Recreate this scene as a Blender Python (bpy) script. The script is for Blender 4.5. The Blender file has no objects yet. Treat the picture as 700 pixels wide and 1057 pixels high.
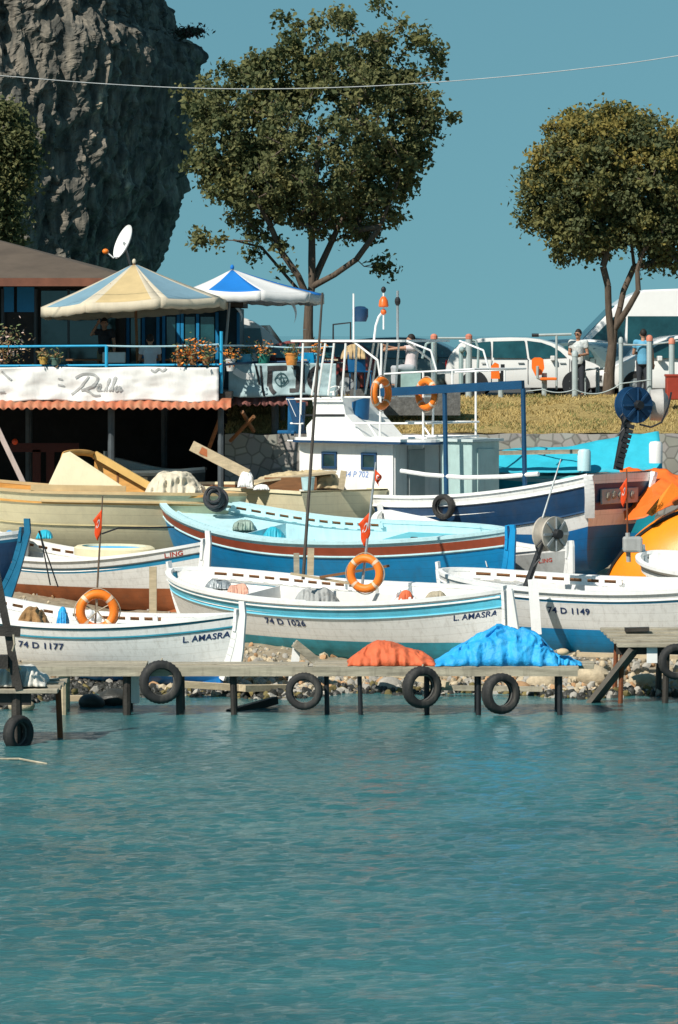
import bpy, bmesh, math, random
from mathutils import Vector, Matrix, noise, Euler
R = math.radians
random.seed(7)
SC = bpy.context.scene
COL = SC.collection
F = 4134.0; CAMH = 6.9; HY = 345.0
def P(px, py, Y):                       # a point of the place seen in direction (px, py) at depth Y
    return Vector(((px-350)/F*Y, Y, CAMH-(py-HY)/F*Y))
def X(px, Y): return (px-350)/F*Y
def Z(py, Y): return CAMH-(py-HY)/F*Y
V = Vector
# ---------------------------------------------------------------- materials
MATS = {}
def lin(c): return tuple(((x/255.)/12.92 if x/255. <= .04045 else ((x/255.+.055)/1.055)**2.4) for x in c)
def mat(name, col, rough=.55, var=.18, scale=2.5, col2=None, bump=.15, bscale=30, metal=0, spec=.4,
        stretch=(1,1,1), planks=False, dirt=0, dcol=(.10,.085,.06), coat=0, trans=0, dscale=1.3):
    if name in MATS: return MATS[name]
    m = bpy.data.materials.new(name); m.use_nodes = True
    nt = m.node_tree; N = nt.nodes; Lk = nt.links.new
    b = N['Principled BSDF']
    b.inputs['Roughness'].default_value = rough; b.inputs['Metallic'].default_value = metal
    b.inputs['Specular IOR Level'].default_value = spec
    if coat: b.inputs['Coat Weight'].default_value = coat; b.inputs['Coat Roughness'].default_value = .12
    tc = N.new('ShaderNodeTexCoord'); mp = N.new('ShaderNodeMapping'); mp.inputs['Scale'].default_value = stretch
    Lk(tc.outputs['Object'], mp.inputs['Vector'])
    n = N.new('ShaderNodeTexNoise'); n.inputs['Scale'].default_value = scale; n.inputs['Detail'].default_value = 6
    n.inputs['Roughness'].default_value = .62
    Lk(mp.outputs[0], n.inputs['Vector'])
    r = N.new('ShaderNodeValToRGB'); r.color_ramp.elements[0].position = .32; r.color_ramp.elements[1].position = .68
    c1 = tuple(max(0, x*(1-var)) for x in col[:3])+(1,)
    c2 = (tuple(col2)+(1,)) if col2 else tuple(min(1, x*(1+var)) for x in col[:3])+(1,)
    if col2: c1 = tuple(col[:3])+(1,)
    r.color_ramp.elements[0].color = c1; r.color_ramp.elements[1].color = c2
    Lk(n.outputs['Fac'], r.inputs['Fac'])
    out = r.outputs['Color']
    if dirt:
        mp2 = N.new('ShaderNodeMapping'); mp2.inputs['Scale'].default_value = (5, 5, .8)
        Lk(tc.outputs['Object'], mp2.inputs['Vector'])
        n2 = N.new('ShaderNodeTexNoise'); n2.inputs['Scale'].default_value = dscale; n2.inputs['Detail'].default_value = 9; n2.inputs['Roughness'].default_value = .72
        Lk(mp2.outputs[0], n2.inputs['Vector'])
        r2 = N.new('ShaderNodeValToRGB'); r2.color_ramp.elements[0].position = .5; r2.color_ramp.elements[1].position = .75
        r2.color_ramp.elements[0].color = (0,0,0,1); r2.color_ramp.elements[1].color = (dirt,)*3+(1,)
        Lk(n2.outputs['Fac'], r2.inputs['Fac'])
        mx = N.new('ShaderNodeMix'); mx.data_type = 'RGBA'
        Lk(r2.outputs['Color'], mx.inputs[0]); Lk(out, mx.inputs[6]); mx.inputs[7].default_value = tuple(dcol)+(1,)
        out = mx.outputs[2]
    seam = None
    if planks:
        um = N.new('ShaderNodeUVMap'); um.uv_map = 'UVMap'; sp = N.new('ShaderNodeSeparateXYZ'); Lk(um.outputs[0], sp.inputs[0])
        ma = N.new('ShaderNodeMath'); ma.operation = 'MULTIPLY_ADD'; ma.inputs[1].default_value = 9; ma.inputs[2].default_value = .5; Lk(sp.outputs[1], ma.inputs[0])
        fr = N.new('ShaderNodeMath'); fr.operation = 'FRACT'; Lk(ma.outputs[0], fr.inputs[0])
        sr = N.new('ShaderNodeValToRGB'); sr.color_ramp.elements[0].position = 0; sr.color_ramp.elements[0].color = (.66,.64,.6,1); sr.color_ramp.elements[1].position = .07; sr.color_ramp.elements[1].color = (1,1,1,1)
        Lk(fr.outputs[0], sr.inputs['Fac']); mm = N.new('ShaderNodeMix'); mm.data_type = 'RGBA'; mm.blend_type = 'MULTIPLY'; mm.inputs[0].default_value = .8
        Lk(out, mm.inputs[6]); Lk(sr.outputs[0], mm.inputs[7]); out = mm.outputs[2]; seam = sr.outputs[0]
    Lk(out, b.inputs['Base Color'])
    if bump:
        n3 = N.new('ShaderNodeTexNoise'); n3.inputs['Scale'].default_value = bscale; n3.inputs['Detail'].default_value = 4
        Lk(mp.outputs[0], n3.inputs['Vector'])
        bp = N.new('ShaderNodeBump'); bp.inputs['Strength'].default_value = bump; bp.inputs['Distance'].default_value = .02
        Lk(n3.outputs['Fac'], bp.inputs['Height']); Lk(bp.outputs[0], b.inputs['Normal'])
    if trans:
        tr = N.new('ShaderNodeBsdfTranslucent'); Lk(out, tr.inputs['Color'])
        ms = N.new('ShaderNodeMixShader'); ms.inputs[0].default_value = trans
        o = N['Material Output']; Lk(b.outputs[0], ms.inputs[1]); Lk(tr.outputs[0], ms.inputs[2]); Lk(ms.outputs[0], o.inputs['Surface'])
    MATS[name] = m
    return m
WHITE = mat('white_boat_paint', (.88,.87,.84), .38, .05, dscale=2.2, dirt=.34, dcol=(.22,.17,.11), coat=.15, planks=True)
WHITE2 = mat('white_trim_paint', (.82,.82,.80), .4, .05, dirt=.15)
CYAN = mat('cyan_paint', (.13,.60,.80), .38, .10, dirt=.2, planks=True)
TEAL = mat('teal_antifouling', (.05,.36,.47), .55, .2, dirt=.35, planks=True)
LCYAN = mat('pale_cyan_paint', (.50,.74,.78), .42, .06, dirt=.25, planks=True)
BLUE = mat('royal_blue_paint', (.015,.16,.42), .42, .15, dirt=.25, planks=True)
BLUE2 = mat('bright_blue_paint', (.01,.28,.60), .42, .12, dirt=.2, planks=True)
NAVY = mat('navy_paint', (.012,.05,.12), .4, .2, dirt=.2, planks=True)
DKBLUE = mat('dark_blue_rudder_paint', (.01,.13,.24), .4, .2)
REDBR = mat('red_brown_stripe_paint', (.36,.075,.035), .45, .15, dirt=.2)
ORBR = mat('orange_brown_antifouling', (.33,.10,.035), .65, .2, dirt=.35, planks=True)
TEALST = mat('teal_pinstripe_paint', (.03,.22,.30), .4, .1)
BLUEST = mat('blue_pinstripe_paint', (.03,.30,.52), .4, .1)
CREAM = mat('cream_primer', (.74,.66,.44), .6, .06, dirt=.25, dcol=(.35,.3,.2), planks=True)
TAN = mat('sanded_wood_patch', (.52,.38,.2), .7, .15)
PLY = mat('varnished_plywood', (.58,.30,.08), .5, .18, stretch=(1,1,6), scale=3)
PLY2 = mat('dark_raw_wood_and_slot_shade', (.22,.10,.04), .7, .25, stretch=(1,1,6), scale=3)
WOODP = mat('pale_timber', (.50,.40,.26), .75, .2, stretch=(1,6,6), dirt=.3)
WOODG = mat('weathered_grey_planks', (.36,.32,.24), .85, .35, scale=2.2, stretch=(.5,5,5), dirt=.5, dcol=(.06,.05,.04), bump=.4)
WOODD = mat('dark_wet_wood', (.035,.03,.025), .6, .4, bump=.4)
RUST = mat('rusty_iron', (.25,.07,.02), .8, .4, col2=(.10,.04,.02), bump=.4)
RUBBER = mat('old_black_rubber', (.022,.022,.022), .75, .3, dirt=.55, dcol=(.13,.12,.10), bump=.3, bscale=12)
ORANGE = mat('orange_lifebuoy_plastic', (.85,.20,.015), .5, .08, dirt=.25, dcol=(.45,.2,.08))
ORFAB = mat('orange_red_tarpaulin', (.62,.13,.05), .75, .12, bump=.8, bscale=14, dirt=.2, dcol=(.3,.12,.08))
BLTARP = mat('bright_blue_tarpaulin', (.012,.28,.62), .6, .14, col2=(.03,.40,.78), bump=1, bscale=16, dirt=.25, dcol=(.25,.45,.6))
TQTARP = mat('turquoise_tarpaulin', (.03,.42,.55), .5, .12, bump=.4, bscale=4)
DARK = mat('dark_interior', (.02,.02,.02), .8, .3)
BLACKM = mat('black_painted_metal', (.015,.017,.02), .5, .3)
GREYM = mat('galvanised_metal', (.36,.39,.40), .5, .2, metal=.5)
GREYP = mat('grey_green_painted_post', (.30,.40,.40), .5, .15, dirt=.25)
ROPE = mat('old_rope', (.38,.33,.24), .9, .3, bump=.5)
NET = mat('brown_fishing_net', (.30,.17,.07), .95, .45, scale=5, bump=1, bscale=26)
GREYC = mat('grey_deck_paint', (.36,.37,.36), .7, .2, dirt=.4)
DECKW = mat('worn_brown_deck', (.20,.14,.09), .8, .35, dirt=.3)
TEXTB = mat('navy_lettering', (.02,.045,.13), .5, .05, bump=0)
TEXTR = mat('red_lettering', (.45,.06,.04), .5, .05, bump=0)
TEXTBL = mat('blue_lettering', (.12,.25,.60), .5, .05, bump=0)
TEXTK = mat('black_lettering', (.02,.02,.022), .6, .05, bump=0)
TEXTW = mat('white_lettering', (.8,.8,.78), .5, .03, bump=0)
GLASSD = mat('dark_window_glass', (.012,.04,.045), .08, .3, spec=.8, bump=0)
GLASST = mat('teal_tinted_glass', (.012,.06,.07), .08, .3, spec=.8, bump=0)
SKIN = mat('skin', (.42,.22,.14), .6, .1)
HAIR = mat('dark_hair', (.015,.011,.009), .7, .3)
# ---------------------------------------------------------------- tagging and building
WM = {}
def wm(o): return WM.get(o.name, Matrix.Identity(4))
def tag(o, label=None, cat=None, group=None, kind=None):
    if label: o['label'] = label
    if cat: o['category'] = cat
    if group: o['group'] = group
    if kind: o['kind'] = kind
    return o
def thing(name, loc, label, cat, group=None, rot=(0,0,0)):
    o = bpy.data.objects.new(name, None); COL.objects.link(o)
    o.location = loc; o.rotation_euler = rot; o.empty_display_size = .2
    WM[o.name] = Matrix.Translation(V(loc)) @ Euler(rot).to_matrix().to_4x4()
    return tag(o, label, cat, group)
class MB:
    def __init__(s): s.b = bmesh.new(); s.mi = 0
    def v(s, p): return s.b.verts.new(p)
    def f(s, vs, mi=None):
        try: fc = s.b.faces.new(vs)
        except ValueError: return None
        fc.material_index = s.mi if mi is None else mi
        return fc
    def box(s, c, d, M=None, bev=0):
        hx, hy, hz = d[0]/2, d[1]/2, d[2]/2
        vs = []
        for z in (-hz, hz):
            for y in (-hy, hy):
                for x in (-hx, hx):
                    p = V((x,y,z))
                    if M is not None: p = M @ p
                    vs.append(s.v(p + V(c)))
        fs = [s.f([vs[i] for i in q]) for q in ((0,2,3,1),(4,5,7,6),(0,1,5,4),(1,3,7,5),(3,2,6,7),(2,0,4,6))]
        if bev:
            es = {e for fc in fs for e in fc.edges}
            bmesh.ops.bevel(s.b, geom=list(es), offset=bev, segments=2, affect='EDGES', profile=.5)
        return s
    def beam(s, a, b, w, h=None, up=(0,0,1)):
        a, b = V(a), V(b); h = w if h is None else h
        d = b-a; L = d.length
        x = d.normalized(); u = V(up)
        if abs(x.dot(u)) > .98: u = V((0,1,0))
        y = u.cross(x).normalized(); z = x.cross(y)
        M = Matrix((x,y,z)).transposed()
        return s.box((a+b)/2, (L,w,h), M)
    def tube(s, pts, r, n=8, cap=True, closed=False):
        pts = [V(p) for p in pts]; rr = r if isinstance(r, (list,tuple)) else [r]*len(pts)
        rings = []; prev = None
        for i, p in enumerate(pts):
            if closed: t = pts[(i+1) % len(pts)]-pts[i-1]
            else: t = (pts[min(i+1,len(pts)-1)]-pts[max(i-1,0)])
            if t.length < 1e-9: t = V((0,0,1))
            t.normalize()
            if prev is None: u = t.orthogonal().normalized()
            else:
                u = prev - t*prev.dot(t)
                u = u.normalized() if u.length > 1e-6 else t.orthogonal().normalized()
            prev = u; w = t.cross(u)
            rings.append([s.v(p+(u*math.cos(2*math.pi*k/n)+w*math.sin(2*math.pi*k/n))*rr[i]) for k in range(n)])
        m = len(rings)
        for i in range(m if closed else m-1):
            A, B = rings[i], rings[(i+1) % m]
            for k in range(n): s.f([A[k],A[(k+1)%n],B[(k+1)%n],B[k]])
        if cap and not closed:
            s.f(rings[0][::-1]); s.f(rings[-1])
        return s
    def lathe(s, prof, c=(0,0,0), axis='z', n=24, closed=False, M=None):
        rings = []
        for (r, h) in prof:
            ring = []
            for k in range(n):
                a = 2*math.pi*k/n
                p = V((r*math.cos(a), r*math.sin(a), h))
                if axis == 'y': p = V((p.x, p.z, p.y))
                elif axis == 'x': p = V((p.z, p.x, p.y))
                if M is not None: p = M @ p
                ring.append(s.v(p+V(c)))
            rings.append(ring)
        m = len(rings)
        for i in range(m if closed else m-1):
            A, B = rings[i], rings[(i+1) % m]
            for k in range(n): s.f([A[k],A[(k+1)%n],B[(k+1)%n],B[k]])
        if not closed:
            if prof[0][0] > 1e-6: s.f(rings[0][::-1])
            if prof[-1][0] > 1e-6: s.f(rings[-1])
        return s
    def ball(s, c, r, n=10, sc=(1,1,1), jit=0, M=None):
        vs = []; m = max(4, n*2//3)
        for i in range(m+1):
            th = math.pi*i/m
            if i in (0, m):
                p = V((0,0,math.cos(th)*r*sc[2])); p = M @ p if M is not None else p
                vs.append([s.v(p+V(c))]); continue
            ring = []
            for k in range(n):
                a = 2*math.pi*k/n
                q = 1+(random.uniform(-jit, jit) if jit else 0)
                p = V((math.sin(th)*math.cos(a)*r*sc[0], math.sin(th)*math.sin(a)*r*sc[1], math.cos(th)*r*sc[2]))*q
                if M is not None: p = M @ p
                ring.append(s.v(p+V(c)))
            vs.append(ring)
        for i in range(m):
            A, B = vs[i], vs[i+1]
            for k in range(n):
                if len(A) == 1: s.f([A[0],B[k],B[(k+1)%n]])
                elif len(B) == 1: s.f([A[(k+1)%n],A[k],B[0]])
                else: s.f([A[(k+1)%n],A[k],B[k],B[(k+1)%n]])
        return s
    def grid(s, fn, nu, nv, closeu=False):
        g = [[s.v(fn(i/nu, j/nv)) for j in range(nv+1)] for i in range(nu+(0 if closeu else 1))]
        n = nu
        for i in range(n):
            A, B = g[i], g[(i+1) % len(g)]
            for j in range(nv): s.f([A[j],B[j],B[j+1],A[j+1]])
        return g
    def prism(s, pts, d):
        """extrude polygon pts (3D) along vector d"""
        a = [s.v(V(p)) for p in pts]; b = [s.v(V(p)+V(d)) for p in pts]; n = len(pts)
        s.f(a[::-1]); s.f(b)
        for i in range(n): s.f([a[i],a[(i+1)%n],b[(i+1)%n],b[i]])
        return s
    def build(s, name, mats, parent=None, smooth=False, world=True, solid=0, fixn=True, auto=40):
        b = s.b
        if parent is not None and world:
            b.transform(wm(parent).inverted())
        if fixn: bmesh.ops.recalc_face_normals(b, faces=b.faces)
        me = bpy.data.meshes.new(name); b.to_mesh(me); b.free()
        for m in (mats if isinstance(mats, (list,tuple)) else [mats]): me.materials.append(m)
        if smooth:
            me.polygons.foreach_set('use_smooth', [True]*len(me.polygons))
            try: me.set_sharp_from_angle(angle=R(auto))
            except Exception: pass
        o = bpy.data.objects.new(name, me); COL.objects.link(o)
        if parent is not None:
            o.parent = parent; WM[o.name] = wm(parent).copy()
        if solid:
            md = o.modifiers.new('solid', 'SOLIDIFY'); md.thickness = solid; md.offset = 0
        return o
def single(mb, name, mats, label, cat, group=None, kind=None, origin=None, **k):
    """a thing that is one mesh, with its origin at its base"""
    if origin is None:
        mn = [min(v.co[i] for v in mb.b.verts) for i in range(3)]; mx = [max(v.co[i] for v in mb.b.verts) for i in range(3)]
        origin = V(((mn[0]+mx[0])/2, (mn[1]+mx[1])/2, mn[2]))
    mb.b.transform(Matrix.Translation(-V(origin)))
    o = mb.build(name, mats, **k); o.location = origin; WM[o.name] = Matrix.Translation(V(origin))
    return tag(o, label, cat, group, kind)
def text_mesh(s, size=1, shear=0, ext=.004, align='LEFT', space=1.0, bold=.0):
    cu = bpy.data.curves.new('t', 'FONT'); cu.body = s; cu.size = size; cu.shear = shear; cu.extrude = ext
    cu.align_x = align; cu.space_character = space; cu.offset = bold; cu.resolution_u = 3
    o = bpy.data.objects.new('t', cu); COL.objects.link(o)
    dg = bpy.context.evaluated_depsgraph_get(); dg.update()
    me = bpy.data.meshes.new_from_object(o.evaluated_get(dg))
    bpy.data.objects.remove(o); bpy.data.curves.remove(cu)
    me.materials.clear()
    return me
def remesh(mb, voxel=.012, smooth=3):
    me = bpy.data.meshes.new('tmp'); bmesh.ops.recalc_face_normals(mb.b, faces=mb.b.faces); mb.b.to_mesh(me); mb.b.free()
    o = bpy.data.objects.new('tmp', me); COL.objects.link(o)
    md = o.modifiers.new('r', 'REMESH'); md.mode = 'VOXEL'; md.voxel_size = voxel
    dg = bpy.context.evaluated_depsgraph_get(); dg.update()
    m2 = bpy.data.meshes.new_from_object(o.evaluated_get(dg))
    bpy.data.objects.remove(o); bpy.data.meshes.remove(me)
    r = MB(); r.b.from_mesh(m2); bpy.data.meshes.remove(m2)
    for _ in range(smooth): bmesh.ops.smooth_vert(r.b, verts=r.b.verts, factor=.5, use_axis_x=True, use_axis_y=True, use_axis_z=True)
    return r
def fbm(p, o=4, h=1.0): return noise.fractal(V(p), h, 2.1, o)
def bez(a, b, sag, n=12):
    a, b = V(a), V(b)
    return [a.lerp(b, i/n) - V((0,0,sag*4*(i/n)*(1-i/n))) for i in range(n+1)]
# ---------------------------------------------------------------- camera, light, sky
cam = bpy.data.cameras.new('camera'); co = bpy.data.objects.new('camera', cam); COL.objects.link(co)
co.location = (0,0,CAMH); co.rotation_euler = (R(90),0,0)
cam.sensor_width = 36; cam.lens = F/1057*36; cam.shift_y = -(528.5-HY)/1057; cam.clip_end = 20000; cam.clip_start = .5
SC.camera = co
TS = V((-.58,-.70,.86)).normalized()          # towards the sun
sun = bpy.data.lights.new('sun', 'SUN'); so = bpy.data.objects.new('sun', sun); COL.objects.link(so)
so.rotation_euler = TS.to_track_quat('Z', 'Y').to_euler(); so.location = (-40,-30,60)
sun.energy = 4.6; sun.angle = R(.5); sun.color = (1,.94,.84)
w = bpy.data.worlds.new('World'); SC.world = w; w.use_nodes = True
nt = w.node_tree; bg = nt.nodes['Background']
sk = nt.nodes.new('ShaderNodeTexSky'); sk.sky_type = 'NISHITA'; sk.sun_disc = False
sk.sun_elevation = math.asin(TS.z); sk.sun_rotation = math.atan2(TS.x, TS.y)
sk.air_density = 1.0; sk.dust_density = .1; sk.ozone_density = 3
mx = nt.nodes.new('ShaderNodeMix'); mx.data_type = 'RGBA'; mx.blend_type = 'MULTIPLY'; mx.inputs[0].default_value = 1
mx.inputs[7].default_value = (.64,.98,.86,1)
wt = nt.nodes.new('ShaderNodeTexCoord'); va = nt.nodes.new('ShaderNodeVectorMath'); va.operation = 'MULTIPLY_ADD'; va.inputs[1].default_value = (1,1,.35); va.inputs[2].default_value = (0,0,.13)
nt.links.new(wt.outputs['Generated'], va.inputs[0]); nt.links.new(va.outputs[0], sk.inputs['Vector'])
nt.links.new(sk.outputs[0], mx.inputs[6]); nt.links.new(mx.outputs[2], bg.inputs[0]); bg.inputs[1].default_value = .06
SC.view_settings.view_transform = 'Standard'; SC.view_settings.look = 'None'; SC.view_settings.gamma = 1
SC.view_settings.exposure = .3
# ---------------------------------------------------------------- the setting
def ground_z(x, y):
    sh = 76.6 + .5*math.sin(x*.9)+.35*math.sin(x*2.3+1)
    if x < -4.6: sh -= min(3.0, (-4.6-x)*2.0)
    d = y-sh
    if d < 0: z = max(-1.5, d*.35)
    else: z = .10*min(d, 7)+.06*max(0, d-7)
    if y > 104.0: z = 5.2
    return z
def shore(u, v):
    x = -60+120*u
    y = 70+32.2*v
    z = ground_z(x, y)
    if y < 101.6: z += .07*fbm((x*1.3, y*1.3, 0), 5)
    return V((x, y, z))
def axis(fr, to, n): return [fr+(to-fr)*i/n for i in range(n+1)]
def sheet(xs, ys, fn):
    mb = MB(); g = [[mb.v(V((x, y, fn(x, y)))) for y in ys] for x in xs]
    for i in range(len(xs)-1):
        for j in range(len(ys)-1): mb.f([g[i][j], g[i+1][j], g[i+1][j+1], g[i][j+1]])
    return mb
SAND = mat('shore_gravel', (.20,.16,.11), .9, .3, scale=6, col2=(.33,.28,.20), bump=.8, bscale=14)
mb = sheet([-300,-60,-30]+axis(-16,16,200)+[30,60,300], axis(68,104,220), lambda x,y: ground_z(x,y)+(.07*fbm((x*1.3,y*1.3,0),5) if y < 101 else 0))
tag(mb.build('shore_ground', SAND, smooth=True), kind='structure')
ASPH = mat('asphalt', (.07,.07,.068), .9, .2, scale=3, bump=.4, bscale=40)
mb = sheet([-300,300], [103.9,135], lambda x,y: 5.25)
tag(mb.build('car_park_road', ASPH), kind='structure')
mb = MB(); mb.box((0,135.3,2.5),(600,.6,5.9)); tag(mb.build('breakwater', mat('pale_concrete', (.35,.34,.31), .85, .2)), kind='structure')
# water
def wave(x, y):
    if not (-16 < x < 16 and 30 < y < 82): return 0
    e = min(1, (16-abs(x))/3, (y-30)/5)*(1-.5*max(0,min(1,(y-60)/12)))
    return e*(.030*noise.noise(V((x*.9,y*1.3,0)))+.022*noise.noise(V((x*2.4+5,y*3.8,1)))+.018*noise.noise(V((x*4.2+5,y*6.5,2))))*1.0
mb = sheet([-9000,-300,-60]+axis(-16,16,330)+[60,300,9000], [-200,0]+axis(30,82,800)+[140,400,14000], wave)
wmn = bpy.data.materials.new('sea_water'); wmn.use_nodes = True; nt = wmn.node_tree; N = nt.nodes; Lk = nt.links.new
b = N['Principled BSDF']; b.inputs['Roughness'].default_value = .07; b.inputs['IOR'].default_value = 1.33
b.inputs['Specular IOR Level'].default_value = .5
tc = N.new('ShaderNodeTexCoord'); nn = N.new('ShaderNodeTexNoise'); nn.inputs['Scale'].default_value = .22; nn.inputs['Detail'].default_value = 4
Lk(tc.outputs['Object'], nn.inputs['Vector'])
rp = N.new('ShaderNodeValToRGB'); rp.color_ramp.elements[0].position = .35; rp.color_ramp.elements[1].position = .7
rp.color_ramp.elements[0].color = (.027,.112,.122,1); rp.color_ramp.elements[1].color = (.040,.160,.168,1)
Lk(nn.outputs['Fac'], rp.inputs['Fac']); Lk(rp.outputs[0], b.inputs['Base Color'])
mp = N.new('ShaderNodeMapping'); mp.inputs['Scale'].default_value = (1,1.6,1); Lk(tc.outputs['Object'], mp.inputs['Vector'])
a1 = N.new('ShaderNodeTexNoise'); a1.inputs['Scale'].default_value = 8; a1.inputs['Detail'].default_value = 6; a1.inputs['Roughness'].default_value = .68
a2 = N.new('ShaderNodeTexNoise'); a2.inputs['Scale'].default_value = .5; a2.inputs['Detail'].default_value = 3
Lk(mp.outputs[0], a1.inputs['Vector']); Lk(mp.outputs[0], a2.inputs['Vector'])
ad = N.new('ShaderNodeMath'); ad.operation = 'MULTIPLY_ADD'; ad.inputs[1].default_value = .8
Lk(a2.outputs['Fac'], ad.inputs[0]); Lk(a1.outputs['Fac'], ad.inputs[2])
bp = N.new('ShaderNodeBump'); bp.inputs['Strength'].default_value = .75; bp.inputs['Distance'].default_value = .035
sx_ = N.new('ShaderNodeSeparateXYZ'); Lk(tc.outputs['Object'], sx_.inputs[0]); mr = N.new('ShaderNodeMapRange')
mr.inputs[1].default_value = 58; mr.inputs[2].default_value = 73; mr.inputs[3].default_value = .75; mr.inputs[4].default_value = .5
Lk(sx_.outputs[1], mr.inputs[0]); Lk(mr.outputs[0], bp.inputs['Strength'])
Lk(ad.outputs[0], bp.inputs['Height']); Lk(bp.outputs[0], b.inputs['Normal'])
tag(mb.build('water', wmn, smooth=True), kind='structure')
# cliff
def cliffpt(u, v):
    z = 3+28*v; th = 2*math.pi*u
    edge = [(3,-8.9),(6,-8.6),(8.5,-8.0),(10,-7.4),(12,-6.8),(14.4,-6.5),(16.8,-6.15),(18.0,-6.4),(18.7,-7.2),(20,-7.4),(24,-7.6),(31,-9)]
    for k in range(len(edge)-1):
        if edge[k][0] <= z <= edge[k+1][0]:
            t = (z-edge[k][0])/(edge[k+1][0]-edge[k][0]); ex = edge[k][1]*(1-t)+edge[k+1][1]*t; break
    ex += .25; cx = -17.0; rx = ex-cx; ry = 9+.12*(z-3)
    c, s_ = math.cos(th), math.sin(th)
    q = (abs(c)**2.6+abs(s_)**2.6)**(-1/2.6)
    d = V((c, s_, 0))
    p = V((cx+rx*c*q, 158+ry*s_*q, z))
    n1 = noise.noise(V((p.x*.16,p.y*.16,z*.10)))*1.3
    n2 = 1-abs(noise.noise(V((p.x*.5+9,p.y*.5,z*.28))))*2
    n3 = 1-abs(noise.noise(V((p.x*1.2,p.y*1.2+4,z*.75))))*2
    n4 = fbm((p.x*2.5,p.y*2.5,z*1.6), 4)
    am = min(1, .45+.55*(1-abs(c)**6))
    n5 = 1-abs(noise.noise(V((p.x*3.2,p.y*3.2+4,z*1.6))))*2
    n6 = 1-abs(noise.noise(V((p.x*1.6+3,p.y*1.6,z*.22))))*2
    rm = noise.ridged_multi_fractal(V((p.x*.42,p.y*.42,z*.16)), .9, 2.2, 6, 1.0, 2.0)
    r2 = noise.ridged_multi_fractal(V((p.x*1.3+7,p.y*1.3,z*.7)), .8, 2.3, 5, 1.0, 2.0)
    off = n1*1.1*am-rm*.42-r2*.20+n4*.28+n6*.25+.55
    return p + d*off + V((0,0,.3*n3))
ROCK = bpy.data.materials.new('cliff_limestone'); ROCK.use_nodes = True; nt = ROCK.node_tree; N = nt.nodes; Lk = nt.links.new
b = N['Principled BSDF']; b.inputs['Roughness'].default_value = .95; b.inputs['Specular IOR Level'].default_value = .15
tc = N.new('ShaderNodeTexCoord'); mp = N.new('ShaderNodeMapping'); mp.inputs['Scale'].default_value = (1,1,.3); Lk(tc.outputs['Object'], mp.inputs['Vector'])
n1 = N.new('ShaderNodeTexNoise'); n1.inputs['Scale'].default_value = .9; n1.inputs['Detail'].default_value = 10; n1.inputs['Roughness'].default_value = .7
n1.inputs['Distortion'].default_value = .6
Lk(mp.outputs[0], n1.inputs['Vector'])
r1 = N.new('ShaderNodeValToRGB'); cr = r1.color_ramp; cr.elements[0].position = .33; cr.elements[0].color = (.085,.085,.08,1)
cr.elements[1].position = .72; cr.elements[1].color = (.60,.50,.38,1)
e = cr.elements.new(.48); e.color = (.19,.18,.16,1)
e = cr.elements.new(.60); e.color = (.22,.205,.185,1)
Lk(n1.outputs['Fac'], r1.inputs['Fac']); Lk(r1.outputs[0], b.inputs['Base Color'])
n2 = N.new('ShaderNodeTexNoise'); n2.inputs['Scale'].default_value = 3; n2.inputs['Detail'].default_value = 8; Lk(mp.outputs[0], n2.inputs['Vector'])
r2 = N.new('ShaderNodeValToRGB'); r2.color_ramp.elements[0].position = .36; r2.color_ramp.elements[0].color = (.30,.33,.33,1); r2.color_ramp.elements[1].position = .66; r2.color_ramp.elements[1].color = (1.25,1.15,1.02,1)
Lk(n2.outputs['Fac'], r2.inputs['Fac']); mr = N.new('ShaderNodeMix'); mr.data_type = 'RGBA'; mr.blend_type = 'MULTIPLY'; mr.inputs[0].default_value = .85
Lk(r1.outputs[0], mr.inputs[6]); Lk(r2.outputs[0], mr.inputs[7]); Lk(mr.outputs[2], b.inputs['Base Color'])
bp = N.new('ShaderNodeBump'); bp.inputs['Strength'].default_value = .8; bp.inputs['Distance'].default_value = .25
Lk(n2.outputs['Fac'], bp.inputs['Height']); Lk(bp.outputs[0], b.inputs['Normal'])
mb = MB(); mb.grid(cliffpt, 760, 420, closeu=True)
tag(mb.build('cliff', ROCK), kind='structure')
# retaining wall and grass bank
XB0 = X(232, 98)
STONE = bpy.data.materials.new('rubble_stone_masonry'); STONE.use_nodes = True; nt = STONE.node_tree; N = nt.nodes; Lk = nt.links.new
b = N['Principled BSDF']; b.inputs['Roughness'].default_value = .9
tc = N.new('ShaderNodeTexCoord'); vo = N.new('ShaderNodeTexVoronoi'); vo.inputs['Scale'].default_value = 3.4; vo.inputs['Randomness'].default_value = .9; vo.feature = 'DISTANCE_TO_EDGE'
vc = N.new('ShaderNodeTexVoronoi'); vc.inputs['Scale'].default_value = 3.4; vc.inputs['Randomness'].default_value = .9
for q in (vo, vc): Lk(tc.outputs['Object'], q.inputs['Vector'])
r1 = N.new('ShaderNodeValToRGB'); r1.color_ramp.elements[0].position = .02; r1.color_ramp.elements[1].position = .09
r1.color_ramp.elements[0].color = (.17,.16,.14,1); r1.color_ramp.elements[1].color = (.30,.28,.25,1)
Lk(vo.outputs['Distance'], r1.inputs['Fac'])
mx = N.new('ShaderNodeMix'); mx.data_type = 'RGBA'; mx.blend_type = 'MULTIPLY'; mx.inputs[0].default_value = .55
hs = N.new('ShaderNodeHueSaturation'); hs.inputs['Saturation'].default_value = .12; hs.inputs['Value'].default_value = 1.3; Lk(vc.outputs['Color'], hs.inputs['Color'])
Lk(r1.outputs[0], mx.inputs[6]); Lk(hs.outputs[0], mx.inputs[7]); Lk(mx.outputs[2], b.inputs['Base Color'])
bp = N.new('ShaderNodeBump'); bp.inputs['Strength'].default_value = 1; bp.inputs['Distance'].default_value = .035
Lk(r1.outputs[0], bp.inputs['Height']); Lk(bp.outputs[0], b.inputs['Normal'])
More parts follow.
